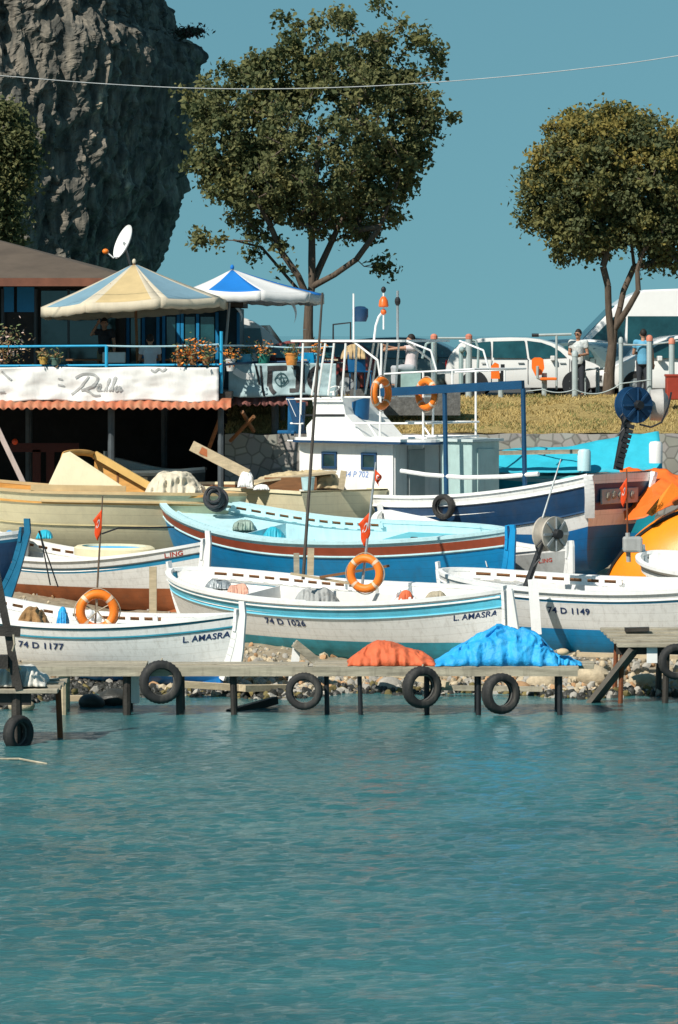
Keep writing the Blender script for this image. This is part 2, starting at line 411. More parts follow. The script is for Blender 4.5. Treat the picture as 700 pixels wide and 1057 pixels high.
mb = MB(); mb.grid(lambda u,v: V((XB0+40*u, 97.9+.25*v+.03*fbm((u*90,0,v*9),3), 1.0+3.45*v+.05*fbm((u*60,1,0),3)*v)), 200, 24)
mb.grid(lambda u,v: V((XB0+40*u, 98.16+.45*v, 4.45+.05*fbm((u*60,1,0),3))), 200, 1)
single(mb, 'retaining_wall', STONE, 'low grey rubble stone wall holding up the dry grass bank behind the boats', 'stone wall', smooth=True)
GRASS = mat('dry_grass_soil', (.26,.19,.07), .95, .3, scale=3, col2=(.36,.27,.10), bump=.8, bscale=18)
def bank(x, y): return 4.46+(5.27-4.46)*max(0,min(1,(y-98.5)/4.4))+.05*fbm((x*.8,y*.8,3),4)
mb = sheet(axis(XB0, 34, 200), axis(98.5,104.5,40), bank)
tag(mb.build('grass_bank', GRASS, smooth=True), kind='structure')
mb = MB()
for i in range(30000):
    x = random.uniform(XB0, 10); y = random.uniform(98.5, 103.9); z = bank(x, y)-.01
    h = random.uniform(.03,.11); a = random.uniform(0,6.28); wd = random.uniform(.008,.02)
    dx, dy = math.cos(a)*wd, math.sin(a)*wd; lx, ly = random.gauss(0,.05), random.gauss(0,.05)
    if noise.noise(V((x*.9,y*.9,7))) < -.25: h *= .35
    mb.f([mb.v((x-dx,y-dy,z)), mb.v((x+dx,y+dy,z)), mb.v((x+lx,y+ly,z+h))], mi=(0 if noise.noise(V((x*.7,y*.7,1))) > -.1 else (1 if random.random() < .5 else 0)))
tag(mb.build('dry_grass', [mat('straw_grass_blades', (.44,.33,.13), .9, .25), mat('olive_grass_blades', (.17,.18,.06), .9, .25)], fixn=False), 'straw coloured dry grass growing over the bank above the stone wall', 'grass', kind='stuff')
# stones
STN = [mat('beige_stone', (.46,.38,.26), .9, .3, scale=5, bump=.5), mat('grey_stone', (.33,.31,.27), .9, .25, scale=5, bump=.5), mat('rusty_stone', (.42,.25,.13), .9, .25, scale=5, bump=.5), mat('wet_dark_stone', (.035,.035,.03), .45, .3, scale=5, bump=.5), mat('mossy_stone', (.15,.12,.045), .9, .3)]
def stone(mb, x, y, z, r, mi):
    mb.mi = mi
    M = Euler((random.uniform(0,6),random.uniform(0,6),random.uniform(0,6))).to_matrix()
    mb.ball((x,y,z), r, n=7, sc=(random.uniform(.8,1.4), random.uniform(.7,1.1), random.uniform(.5,.85)), jit=.13, M=M)
mb = MB()
for i in range(6500):
    x = random.uniform(-9.5, 9.5); sh = 76.6+.5*math.sin(x*.9)+.35*math.sin(x*2.3+1) - (min(3.0, (-4.6-x)*2.0) if x < -4.6 else 0)
    d = random.random()**1.5*6-.5 if random.random() < .75 else random.uniform(0, 18); y = sh+d
    if i % 3 == 0: y = sh+random.gauss(.3,.5); 
    r = random.choice((.05,.06,.08,.08,.11,.13)) if y-sh < 4 else random.choice((.03,.05,.07))
    zz = ground_z(x,y)
    mi = random.choice((0,0,1,1,1,2))
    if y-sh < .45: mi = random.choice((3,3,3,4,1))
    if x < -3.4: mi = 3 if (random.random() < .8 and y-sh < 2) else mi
    r *= .8; stone(mb, x, y, zz+r*.3, r, mi)
tag(mb.build('shore_stones', STN, smooth=True), 'beige and grey stones and pebbles heaped along the waterline under the boats', 'stones', kind='stuff')
def boulder(px, Y, r, mi, label, n):
    x = X(px, Y); mb = MB()
    mb.mi = 0
    mb.ball((x,Y,max(0,ground_z(x,Y))+r*.35), r, n=14, sc=(1.25,.9,.75), jit=.0)
    for v in mb.b.verts:
        q = fbm((v.co.x*3+n*5, v.co.y*3, v.co.z*3), 3); v.co += (v.co-V((x,Y,ground_z(x,Y)))).normalized()*q*.22*r
    single(mb, 'boulder', STN[mi], label, 'rock', smooth=True)
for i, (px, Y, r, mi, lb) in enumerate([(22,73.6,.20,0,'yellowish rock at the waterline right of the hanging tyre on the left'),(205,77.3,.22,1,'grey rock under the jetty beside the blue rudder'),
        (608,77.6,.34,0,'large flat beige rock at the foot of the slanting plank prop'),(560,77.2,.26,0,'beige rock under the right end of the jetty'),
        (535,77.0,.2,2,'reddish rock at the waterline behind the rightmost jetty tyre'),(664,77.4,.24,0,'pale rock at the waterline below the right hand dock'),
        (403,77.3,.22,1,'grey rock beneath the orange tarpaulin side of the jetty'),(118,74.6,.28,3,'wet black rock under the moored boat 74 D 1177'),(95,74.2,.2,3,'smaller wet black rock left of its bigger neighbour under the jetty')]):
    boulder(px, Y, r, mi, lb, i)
# ================================================================ boats
def rail_tube(pts, r): 
    m = MB(); m.tube(pts, r, 6); return m
class Boat:
    """double-ended or transom-sterned wooden boat; local x to the bow, z up, keel at z = 0"""
    def __init__(s, name, label, cat, bow, stern, z0, beam, hb, hm, hs, bands, bottom, cap=WHITE2, inner=WHITE, group=None, tr=0.0,
                 heel=0, rake=.10, rock=.18, full=2.3, deck=.26, deckm=GREYC, cock=None, post=None, rudder=None, stempost=True, slots=None, capw=.11, pitch=0, fat=.40, cockm=DECKW, keelm=None, posth=.16, srake=None):
        s.srake = rake if srake is None else srake
        b, t = V((X(bow[0],bow[1]), bow[1], 0)), V((X(stern[0],stern[1]), stern[1], 0))
        d = b-t; s.L = d.length; s.yaw = math.atan2(d.y, d.x)
        c = (b+t)/2; s.sy = 1 if math.cos(s.yaw) < 0 else -1       # side that faces the water
        s.B, s.hb, s.hm, s.hs, s.rake, s.rock, s.full, s.tr, s.fat = beam, hb, hm, hs, rake, rock, full, tr, fat
        s.root = thing(name, (c.x, c.y, z0), label, cat, group, rot=(-s.sy*R(heel), pitch, s.yaw))
        s.M = wm(s.root)
        nt_ = 56
        # rows of the hull, band edges exact
        bz, bm = bottom
        mats = [bm]+[m for _,_,m in bands]; base = bands[0][2]
        mats = []; 
        def mi(m):
            if m not in mats: mats.append(m)
            return mats.index(m)
        edges = [0.0]
        for d0, d1, m in bands: edges += [d0, d1]
        edges = sorted(set(round(e,4) for e in edges))
        mb = MB()
        def rows(sv):
            h = s.sheer(sv); k = s.keel(sv); H = h-k
            out = []; vb = max(.03, min(.6, (bz-k)/H))
            for i in range(7): out.append(vb*i/7)
            lo = max(vb+.02, 1-max(edges)/H)
            out.append(vb)
            for i in range(1,7): out.append(vb+(lo-vb)*i/6)
            for e in edges[::-1][1:]: out.append(max(lo+.001, 1-e/H))
            return out
        sec = edges[::-1]
        def matrow(j):
            if j < 7: return mi(bm)
            if j < 13: return mi(bands[-1][2])
            k = j-13; hi_, lo_ = sec[k], sec[k+1]; mid = (hi_+lo_)/2
            for d0,d1,m in bands:
                if d0-1e-4 <= mid <= d1+1e-4: return mi(m)
            return mi(bands[-1][2])
        for side in (1,-1):
            g = []
            for i in range(nt_+1):
                sv = -1+2*i/nt_
                g.append([mb.v(s.S(sv, v, side)) for v in rows(sv)])
            for i in range(nt_):
                for j in range(len(g[0])-1): mb.f([g[i][j],g[i+1][j],g[i+1][j+1],g[i][j+1]], mi=matrow(j))
            if side == 1: g1 = g
            else:
                if tr:
                    for j in range(len(g[0])-1): mb.f([g1[0][j],g1[0][j+1],g[0][j+1],g[0][j]], mi=matrow(j))
        bmesh.ops.remove_doubles(mb.b, verts=mb.b.verts, dist=.0008)
        uv = mb.b.loops.layers.uv.new('UVMap')
        for fc in mb.b.faces:
            for lp in fc.loops:
                c_ = lp.vert.co; sv_ = max(-1,min(1,c_.x/(s.L/2))); h_, k_ = s.sheer(sv_), s.keel(sv_)
                lp[uv].uv = (c_.x, max(0,(h_-c_.z))/max(.3,h_-k_))
        s.hull = mb.build('hull', mats, s.root, smooth=True, world=False, auto=35)
        # inner skin, deck, cap
        mb = MB(); dk = deck
        for side in (1,-1):
            mb.grid(lambda u,v: s.inn(-.985+1.97*u, side, capw*.9, -dk*v), 48, 2)
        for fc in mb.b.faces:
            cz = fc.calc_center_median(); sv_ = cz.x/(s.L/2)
            if slots and any(a <= sv_ <= b_ for a,b_,_ in slots) and cz.z > s.sheer(sv_)-dk*.6: fc.material_index = 1  # dark upper rows stand in for the shade behind the bulwark slots
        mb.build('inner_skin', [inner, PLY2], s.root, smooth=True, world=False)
        if cock is None: cock = (-.62,.55,.62)
        c0, c1, cw = cock; s.cock = cock; s.capw = capw; s.dk = deck
        mb = MB()
        def dpt(sv, q): 
            a = s.inn(sv, 1, capw*.9, -dk); return V((a.x, a.y*q, a.z+.05*(1-q*q)))
        for (a,b_) in ((-.985,c0),(c1,.985)): mb.grid(lambda u,v: dpt(a+(b_-a)*u, -1+2*v), 10, 8)
        for q0,q1 in ((-1,-cw),(cw,1)): mb.grid(lambda u,v: dpt(c0+(c1-c0)*u, q0+(q1-q0)*v), 24, 2)
        mb.build('deck', deckm, s.root, smooth=True, world=False)
        mb = MB()
        dep = min(.45, s.hm*.42)
        mb.grid(lambda u,v: dpt(c0+(c1-c0)*u, (-1+2*v)*cw)-V((0,0,dep)), 20, 4)
        mb.build('cockpit_floor', cockm, s.root, world=False)
        mb = MB()
        loop = [(c0+(c1-c0)*i/20, -cw) for i in range(21)]+[(c1-(c1-c0)*i/20, cw) for i in range(21)]
        for i in range(len(loop)):
            A = dpt(*loop[i]); B_ = dpt(*loop[(i+1)%len(loop)])
            if (A-B_).length < 1e-4: continue
            mb.beam(A+V((0,0,.04-dep/2)), B_+V((0,0,.04-dep/2)), .03, dep+.14)
        mb.build('coaming', cap, s.root, world=False)
        mb = MB()
        n = 64
        for side in (1,-1):
            def cp(u, v):
                sv = -1+2*u; p = s.S(sv,1,side); q = s.inn(max(-.99,min(.99,sv)), side, capw, 0)
                o = V((0, side*.025, 0))
                if abs(sv) > .985: q = V((q.x, 0, q.z))
                ring = [p+o+V((0,0,-.03)), p+o+V((0,0,.035)), q+V((0,0,.035)), q+V((0,0,-.03)), p+o+V((0,0,-.03))]
                return ring[round(v*4)]
            mb.grid(cp, n, 4)
        bmesh.ops.remove_doubles(mb.b, verts=mb.b.verts, dist=.001)
        mb.build('gunwale', cap, s.root, world=False)
        # slotted inner bulwark
        for (a, b_, dz) in (slots or []):
            dz = -.035
            for side in (1,-1):
                mb = MB()
                pt = lambda u: s.inn(a+(b_-a)*u, side, capw+.09, dz)
                ns = max(3, int((b_-a)*s.L/2/.36))
                pr = [pt(i/ns/2) for i in range(2*ns+1)]
                for i in range(2*ns): mb.beam(pr[i]+V((0,0,.04)), pr[i+1]+V((0,0,.04)), .03, .055); mb.beam(pr[i]+V((0,0,-.085)), pr[i+1]+V((0,0,-.085)), .03, .06)
                for i in range(0,2*ns+1,2):
                    dd = (pr[min(i+1,2*ns)]-pr[max(i-1,0)]).normalized()
                    mb.beam(pr[i]-dd*.06+V((0,0,-.02)), pr[i]+dd*.06+V((0,0,-.02)), .028, .12)
                mb.build('slotted_bulwark', cap, s.root, world=False)
        # keel and posts
        km = keelm or bm
        mb = MB()
        pts = [s.S(-1+2*i/30, 0, 1) for i in range(31)]
        for i in range(30): mb.beam(pts[i]-V((0,0,.03)), pts[i+1]-V((0,0,.03)), .07, .14)
        mb.build('keel', km, s.root, world=False)
        def postm(sv, m, ext, nm, wd=.075):
            mb = MB(); sg = 1 if sv > 0 else -1
            ring = [s.S(sv, i/8, 1)+V((sg*.02,0,0)) for i in range(9)]
            dirn = (ring[8]-ring[7]).normalized()
            ring.append(ring[8]+dirn*ext)
            for i in range(9):
                ww = wd*(1 if i < 8 else .8)
                mb.beam(ring[i], ring[i+1]+(ring[i+1]-ring[i])*.06, ww, .12)
            return mb.build(nm, m, s.root, world=False)
        if stempost: postm(1, cap if stempost is True else stempost, posth, 'stem_post')
        if post: postm(-1, post, .10, 'stern_post', .07)
        if rudder:
            rm, up = rudder
            mb = MB()
            a = s.S(-1, .05, 1); b2 = s.S(-1, 1, 1)
            prof = [a+V((-.10,0,0)), a+V((-.42,0,0.02)), a.lerp(b2,.45)+V((-.36,0,0)), b2+V((-.24,0,0)), b2+V((-.22,0,up)), b2+V((-.09,0,up)), b2+V((-.10,0,0)), a.lerp(b2,.5)+V((-.10,0,0))]
            mb.prism([p+V((0,-.025,0)) for p in prof], (0,.05,0)); mb.build('rudder', rm, s.root, world=False)
        s.sternp = s.S(-1,1,1)
    def sheer(s, v): return s.hm+((s.hb if v > 0 else s.hs)-s.hm)*abs(v)**(2.0)
    def keel(s, v): return s.rock*max(0, (abs(v)-.55)/.45)**2*(1 if (v > 0 or not s.tr) else .9)
    def hw(s, v):
        a = abs(v)
        if v < 0 and s.tr: return s.B/2*(1-(1-s.tr)*a**2.2)
        return s.B/2*max(0,(1-a**(s.full*1.35)))**.62 if v > 0 else s.B/2*max(0,(1-a**s.full))**.80
    def S(s, sv, v, side):
        h, k, w_ = s.sheer(sv), s.keel(sv), s.hw(sv)
        e = s.fat+.5*abs(sv)**2.2
        if sv < 0 and s.tr: e = s.fat+.12*abs(sv)
        rk = (s.rake if sv > 0 else s.srake)*s.L/2*(abs(sv)**4)*(1-v)**1.6
        x = sv*s.L/2 - (rk if sv > 0 else -rk)
        return V((x, side*w_*(max(v,0)**e), k+(h-k)*v))
    def inn(s, sv, side, off, dz):
        p = s.S(sv, 1, side); y = max(0, abs(p.y)-off)
        return V((p.x*(1-.01*abs(sv)), side*y, p.z+dz))
    def W(s, p): return s.M @ V(p)
    def loc(s, px, py, Y): return s.M.inverted() @ P(px, py, Y)
    def part(s, mb, name, m, parent=None, **k): return mb.build(name, m, parent or s.root, world=False, **k)
    def text(s, st, px, below, size, m, name='lettering', shear=.2, sx=1.0, spacing=1.05):
        """lettering on the hull side facing the water, its left end at photo column px"""
        best = min(range(-98,99), key=lambda i: abs(s.colpx(i/100, below)-px))/100
        me = text_mesh(st, size, shear, 0, space=spacing, bold=size*.022)
        mb = MB(); mb.b.from_mesh(me); bpy.data.meshes.remove(me)
        bmesh.ops.triangulate(mb.b, faces=mb.b.faces)
        bmesh.ops.subdivide_edges(mb.b, edges=mb.b.edges, cuts=3)
        from mathutils.bvhtree import BVHTree
        hm_ = s.hull.data; bv = BVHTree.FromPolygons([q.co.copy() for q in hm_.vertices], [list(q.vertices) for q in hm_.polygons])
        sg = s.sy   # sy=1: bow left, x decreases to the right
        x0 = s.S(best, .9, s.sy).x
        for v in mb.b.verts:
            tx, tz = v.co.x*sx, v.co.y
            sv = (x0 - sg*tx)/(s.L/2)
            h, k = s.sheer(sv), s.keel(sv)
            z = h-below+tz; vv = (z-k)/(h-k)
            for _ in range(3):     # raked ends: keep x
                p = s.S(sv, vv, s.sy); sv += ((x0-sg*tx)-p.x)/(s.L/2)
            p = s.S(sv, vv, s.sy); hit, nr = bv.ray_cast(p+V((0,s.sy*.3,0)), V((0,-s.sy,0)), 1)[:2]; nr = (nr if nr.y*s.sy > 0 else -nr) if hit else V((0,s.sy,0)); v.co = (hit or p)+nr*.009
        o = mb.build(name, m, s.root, world=False)
        return o
    def colpx(s, sv, below):
        h, k = s.sheer(sv), s.keel(sv)
        p = s.W(s.S(sv, 1-below/(h-k), s.sy)); return 350+F*p.x/p.y
    def rub(s, below, r, m, a=-.99, b=.99):
        for side in (1,-1):
            mb = MB()
            pts = []
            for i in range(41):
                sv = a+(b-a)*i/40; h,k = s.sheer(sv), s.keel(sv)
                pts.append(s.S(sv, 1-below/(h-k), side)+V((0,side*.006,0)))
            mb.tube(pts, r, 5)
            s.part(mb, 'rub_rail', m)
    def deckpt(s, px, q=0, floor=False):
        best = None
        for i in range(-97,98):
            sv = i/100; p = s.inn(sv, 1, s.capw, -s.dk); p = s.W(V((p.x, p.y*q*s.sy, p.z+.05-(min(.45, s.hm*.42) if floor and s.cock[0] < sv < s.cock[1] else 0))))
            e = abs(350+F*p.x/p.y-px)
            if best is None or e < best[0]: best = (e, p, sv)
        return best[1]
    def heap(s, name, px0, px1, h, dy, m, label, cat, seed, folds=.06, q=0, **k):
        c = s.deckpt((px0+px1)/2, q); f = s.deckpt((px0+px1)/2, q, True)
        return heap(name, px0, px1, 0, 0, c.y, dy, m, label, cat, seed, folds, zbase=f.z-.02, ztop=c.z+h, **k)
    def deckz(s, sv): return s.sheer(sv)-.26
def torus(mb, c, R_, r, M=None, n=32, m=10, a0=0, a1=2*math.pi, sq=1):
    full = abs(a1-a0-2*math.pi) < 1e-6
    g = []
    cnt = n if full else n+1
    for i in range(cnt):
        a = a0+(a1-a0)*i/n; ring = []
        for k in range(m):
            b = 2*math.pi*k/m
            p = V(((R_+r*math.cos(b))*math.cos(a), r*math.sin(b)*sq, (R_+r*math.cos(b))*math.sin(a)))
            if M is not None: p = M @ p
            ring.append(mb.v(p+V(c)))
        g.append(ring)
    for i in range(cnt if full else n):
        A, B = g[i], g[(i+1) % cnt]
        for k in range(m): mb.f([A[k],A[(k+1)%m],B[(k+1)%m],B[k]])
    return mb
def lifebuoy(px, py, Y, r, label, rz=0, rx=0, group='orange lifebuoys', band=WHITE2, spokes=False):
    c = P(px, py, Y)
    t = thing('lifebuoy', c-V((0,0,r)), label, 'lifebuoy', group, rot=(0,0,0))
    M = Euler((rx,0,rz)).to_matrix()
    mb = MB(); torus(mb, c, r*.79, r*.22, M); mb.build('ring', ORANGE, t, smooth=True)
    for k in range(4):
        mb = MB(); a = math.pi/4*(2*k+1); torus(mb, c, r*.79, r*.228, M, n=4, a0=a-.09, a1=a+.09); mb.build('reflective_band', band, t, smooth=True)
    mb = MB()
    pts = [c+M@V((math.cos(a)*r*1.03, 0, math.sin(a)*r*1.03))*(1+.04*math.cos(4*a)) for a in [2*math.pi*i/40 for i in range(40)]]
    mb.tube(pts, .012, 5, closed=True); mb.build('grab_line', ROPE, t)
    if spokes:
        mb = MB()
        for a in (.5,1.6,2.7,3.9,5.4): mb.tube([c, c+M@V((math.cos(a)*r*.62,0,math.sin(a)*r*.62))], .014, 5)
        mb.build('lashing', ROPE, t)
    return t
def tyre(px, py, Y, r, wdt, label, rz=0, rx=0, group='old tyres hung as fenders along the jetty'):
    c = P(px, py, Y)
    t = thing('tyre', c-V((0,0,r)), label, 'tyre', group)
    M = Euler((rx,0,rz)).to_matrix()
    h = wdt/2
    prof = [(r*.60,-h*.55),(r*.64,-h*.85),(r*.80,-h*1.0),(r*.93,-h*.82),(r*.985,-h*.55),(r,0),(r*.985,h*.55),(r*.93,h*.82),(r*.80,h),(r*.64,h*.85),(r*.60,h*.55),(r*.66,0)]
    mb = MB()
    n = 64; g = []
    for i in range(n):
        a = 2*math.pi*i/n; tw = 1 if i % 2 else .972
        ring = []
        for j,(rr,yy) in enumerate(prof):
            q = rr*(tw if 3 <= j <= 7 else 1)
            ring.append(mb.v(M@V((q*math.cos(a), yy, q*math.sin(a)))+c))
        g.append(ring)
    for i in range(n):
        A,B = g[i], g[(i+1)%n]
        for j in range(len(prof)): mb.f([A[j],A[(j+1)%len(prof)],B[(j+1)%len(prof)],B[j]])
    mb.build('casing', RUBBER, t, smooth=True, auto=50)
    mb = MB(); torus(mb, c, r*.615, .014, M, sq=1, n=32, m=5); mb.build('bead', mat('grey_worn_rubber', (.10,.10,.095), .8, .4), t, smooth=True)
    return t, c
def flag(mbpole_top, w_, h_, label, t, sgn=-1):
    """small drooping red flag with white crescent and star"""
    p0 = V(mbpole_top)
    def fp(u, v):
        q = u*(1-.45*v)
        return p0+V((sgn*q*w_*.8+.02*math.sin(v*7)*u, .05*math.sin(u*7+v*3)*u-.02, -v*h_-u*h_*.55))
    mb = MB(); mb.grid(fp, 8, 8)
    fo = mb.build('flag', mat('red_flag_cloth', (.85,.09,.015), .7, .08, trans=.25), t, smooth=True, solid=.004)
    mb = MB()
    def q(a, rr, cx=.5, cy=.42):
        u, v = cx+rr*math.cos(a), cy+rr*math.sin(a)*.8; return fp(u, v)+V((0,-.008,0))
    n = 16
    o = [q(.6+5.1*i/n, .22) for i in range(n+1)]; i_ = [q(.75+4.8*i/n, .16, .55) for i in range(n+1)]
    for k in range(n): mb.f([mb.v(o[k]),mb.v(o[k+1]),mb.v(i_[k+1]),mb.v(i_[k])])
    st = [fp(.78+.1*math.cos(a)*(1 if k%2 else .4), .42+.09*math.sin(a)*(1 if k%2 else .4))+V((0,-.008,0)) for k,a in enumerate([2*math.pi*k/10 for k in range(10)])]
    mb.f([mb.v(p) for p in st])
    o2 = mb.build('crescent_and_star', TEXTW, fo, world=False, fixn=False); 
    o2.data.transform(wm(t).inverted())
    return fo
G_SMALL = 'small wooden fishing boats hauled out on the shore'
# ---- front left boat, 74 D 1177
b7 = Boat('fishing_boat', 'white boat numbered 74 D 1177 with teal pinstripes, behind the left part of the jetty', 'boat', (-80,81.0), (246,76.4), .12, 2.2, 1.74, 1.18, 1.44,
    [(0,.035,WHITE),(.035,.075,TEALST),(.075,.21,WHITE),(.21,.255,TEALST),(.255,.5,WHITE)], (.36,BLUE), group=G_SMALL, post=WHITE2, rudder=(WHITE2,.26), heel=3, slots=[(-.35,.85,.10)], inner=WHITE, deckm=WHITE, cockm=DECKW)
b7.text('74 D 1177', 20, .47, .18, TEXTB, 'registration_number', shear=.25, sx=1.4)
b7.text('L. AMASRA', 188, .42, .165, TEXTB, 'name_lettering', shear=.3)
b7.rub(.23, .018, TEALST)
# ---- centre front boat, 74 D 1036
b6 = Boat('fishing_boat', 'white boat numbered 74 D 1026 with broad cyan stripe and teal bottom', 'boat', (183,84.2), (526,78.4), .28, 2.5, 1.70, 1.40, 1.62,
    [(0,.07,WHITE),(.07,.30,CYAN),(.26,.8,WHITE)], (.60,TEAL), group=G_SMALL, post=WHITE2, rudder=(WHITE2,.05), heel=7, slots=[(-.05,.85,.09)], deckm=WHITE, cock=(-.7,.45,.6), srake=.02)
b6.text('74 D 1026', 274, .50, .18, TEXTB, 'registration_number', shear=.1, sx=1.35)
b6.text('L. AMASRA', 468, .47, .16, TEXTB, 'name_lettering', shear=.3)
b6.rub(.11, .022, WHITE2); b6.rub(.31, .015, mat('light_blue_line_paint', (.25,.62,.75), .4, .05))
# ---- right boat, 74 D 1149
b10 = Boat('fishing_boat', 'white boat numbered 74 D 1149 with thin blue stripe and bright blue bottom', 'boat', (456,82.8), (812,79.4), .32, 2.4, 1.72, 1.50, 1.75,
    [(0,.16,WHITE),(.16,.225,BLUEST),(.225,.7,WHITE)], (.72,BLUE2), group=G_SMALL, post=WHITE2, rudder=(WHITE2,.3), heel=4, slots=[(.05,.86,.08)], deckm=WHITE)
b10.text('74 D 1149', 566, .45, .18, TEXTB, 'registration_number', shear=.1, sx=1.15)
b10.rub(.16, .018, WHITE2)
# ---- left middle boat, orange bottom
b8 = Boat('fishing_boat', 'white boat with orange brown bottom and oval hatch, lettered L.ING in red', 'boat', (-52,90.8), (211,86.0), .85, 2.3, 1.75, 1.16, 1.56,
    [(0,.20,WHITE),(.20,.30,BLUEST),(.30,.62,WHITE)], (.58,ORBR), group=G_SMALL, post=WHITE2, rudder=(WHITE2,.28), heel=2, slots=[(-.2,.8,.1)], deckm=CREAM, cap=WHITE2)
b8.text('L.ING', 170, .17, .14, TEXTR, 'name_lettering', shear=.1)
b8.rub(.19, .015, mat('thin_dark_seam', (.1,.1,.09), .7))
mb = MB()   # oval cream hatch with blue ring
c = b8.M.inverted() @ b8.deckpt(118)
mb.lathe([(1.0,0),(1.0,.16),(.93,.20),(.8,.2),(.8,.08),(0,.08)], (0,0,0), n=40, M=Matrix.Diagonal((1.05,.62,1)))
for v in mb.b.verts: v.co += V((c.x, 0, b8.sheer(c.x/(b8.L/2))+.02))
b8.part(mb, 'oval_coaming', CREAM, smooth=True)
mb = MB(); mb.lathe([(.79,.075),(.79,.15),(.70,.12),(.0,.12)], (0,0,0), n=40, M=Matrix.Diagonal((1.05,.62,1)))
for v in mb.b.verts: v.co += V((c.x, 0, b8.sheer(c.x/(b8.L/2))+.02))
b8.part(mb, 'oval_hatch', mat('sky_blue_hatch_paint', (.05,.35,.68), .45, .1))
# ---- dark blue boat at the left edge
b9 = Boat('fishing_boat', 'navy blue boat with tall blue rudder and orange red bottom at the left edge', 'boat', (-260,84.5), (22,81.6), 1.15, 2.3, 1.9, 1.5, 1.72,
    [(0,.12,WHITE),(.12,.18,DKBLUE),(.18,.6,NAVY)], (.62,mat('orange_red_antifouling', (.5,.09,.03), .6, .2, dirt=.3)), group=G_SMALL, post=DKBLUE, rudder=(DKBLUE,.28), heel=1, rake=.22)
b9.text('.A', 3, .62, .17, mat('pale_pink_lettering', (.6,.4,.4), .6), 'name_lettering')
# ---- blue boat with red stripe
b5 = Boat('fishing_boat', 'long blue boat with red brown stripe and pale cyan deck in the middle row', 'boat', (179,90.8), (531,84.3), 1.02, 2.7, 2.25, 1.60, 1.78,
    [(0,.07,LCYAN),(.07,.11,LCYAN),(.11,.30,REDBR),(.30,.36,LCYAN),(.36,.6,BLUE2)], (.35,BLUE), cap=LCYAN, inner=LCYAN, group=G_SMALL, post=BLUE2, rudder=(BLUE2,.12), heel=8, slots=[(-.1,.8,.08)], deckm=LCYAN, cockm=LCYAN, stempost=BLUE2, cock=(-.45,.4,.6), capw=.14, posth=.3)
mb = MB(); c = b5.M.inverted() @ P(408, 560, 85)
mb.box((c.x, .05, b5.sheer(-.3)-.10), (1.5,1.0,.10), bev=.02); b5.part(mb, 'deck_hatch', mat('mid_cyan_hatch', (.14,.50,.58), .5, .1))
mb = MB(); mb.box((c.x+.02, .25, b5.sheer(-.3)-.04), (.16,.05,.05)); b5.part(mb, 'hatch_handle', BLACKM)
b5.rub(.32, .02, LCYAN)
mb = MB(); a = b5.S(-.93,.55,b5.sy)+V((0,b5.sy*.03,0)); mb.tube([a, a+V((.12,b5.sy*.02,.62))], .014); b5.part(mb, 'rudder_rod', WHITE2)
# ---- small white boat behind its right end
b14 = Boat('fishing_boat', 'little white boat squeezed between the red striped blue boat and the trawler', 'boat', (402,92.0), (530,86.3), 1.5, 1.7, 1.35, .85, 1.0,
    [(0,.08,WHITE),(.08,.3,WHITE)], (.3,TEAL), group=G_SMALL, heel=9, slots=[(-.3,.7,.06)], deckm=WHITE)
# ---- little grey-white boat
b11 = Boat('fishing_boat', 'small grey white boat with navy bottom tucked behind the grey net winch', 'boat', (455,90.2), (588,85.2), 1.18, 1.8, 1.3, 1.02, 1.22,
    [(0,.10,WHITE),(.10,.5,GREYC)], (.45,NAVY), group=G_SMALL, post=WHITE2, rudder=(WHITE2,.12), heel=2, deckm=WHITE)
b11.text('L.ING', 556, .30, .12, TEXTR, 'name_lettering')
# ---- small white boat at the right edge
b12 = Boat('fishing_boat', 'small white boat with rounded bow at the right edge below the orange float', 'boat', (668,86.4), (880,82.0), 1.22, 2.0, .98, .72, .95,
    [(0,.10,WHITE),(.10,.14,GREYC),(.14,.4,WHITE)], (.2,WHITE), group=G_SMALL, heel=6, deckm=WHITE, cockm=GREYC, full=3.2)
# ---- cream boats under repair
b1 = Boat('boat_under_repair', 'large cream primed boat under repair with a raised plywood cabin, at the left', 'boat', (-60,92.6), (255,90.6), 1.55, 3.0, 2.05, 1.78, 1.72,
    [(0,.16,CREAM),(.16,.17,CREAM),(.17,.9,CREAM)], (.5,CREAM), cap=TAN, inner=PLY, group='cream primed boats under repair', heel=0, rake=.30, deckm=PLY, stempost=CREAM, cock=(-.5,.3,.5), full=2.6, fat=.5)
b1.rub(.75, .012, mat('seam_tan', (.45,.38,.2), .7)); b1.rub(.2,.03,TAN,-.9,.2)
# raised plywood cabin side lying open on deck: a tapering shell
mb = MB(); A = lambda px,py,Y: b1.M.inverted() @ P(px,py,Y)
t = b1.root
def cab(px,py,Y): return A(px,py,Y)
near = [cab(50,500,90.6), cab(65,468,90.8), cab(72,466,90.8), cab(130,504,90.6)]
mb.prism(near, (b1.M.to_3x3().inverted() @ V((0,.05,0)))); b1.part(mb, 'cabin_side', CREAM)
mb = MB()
arc = []
for i in range(13):
    u = i/12; a = math.pi*(1-u)
    arc.append((66+16+17*math.cos(a)*1.0, 468-4*math.sin(a), 90.9+1.5*u))
g1 = [mb.v(cab(*q)) for q in arc]; g2 = [mb.v(cab(q[0]-2, q[1]+6, q[2])) for q in arc]
for i in range(12): mb.f([g1[i],g1[i+1],g2[i+1],g2[i]])
b1.part(mb, 'cabin_front', PLY, solid=.04, smooth=True)
mb = MB(); q = [cab(98,467,92.3), cab(106,472,92.3), cab(168,511,91.9), cab(96,511,92.3)]
mb.prism(q, (b1.M.to_3x3().inverted() @ V((0,.05,0)))); b1.part(mb, 'cabin_far_side', PLY)
mb = MB(); mb.beam(cab(98,469,92.2), cab(167,509,91.8), .10, .16); b1.part(mb, 'cabin_rail', mat('light_varnished_wood', (.66,.42,.14), .5, .1))
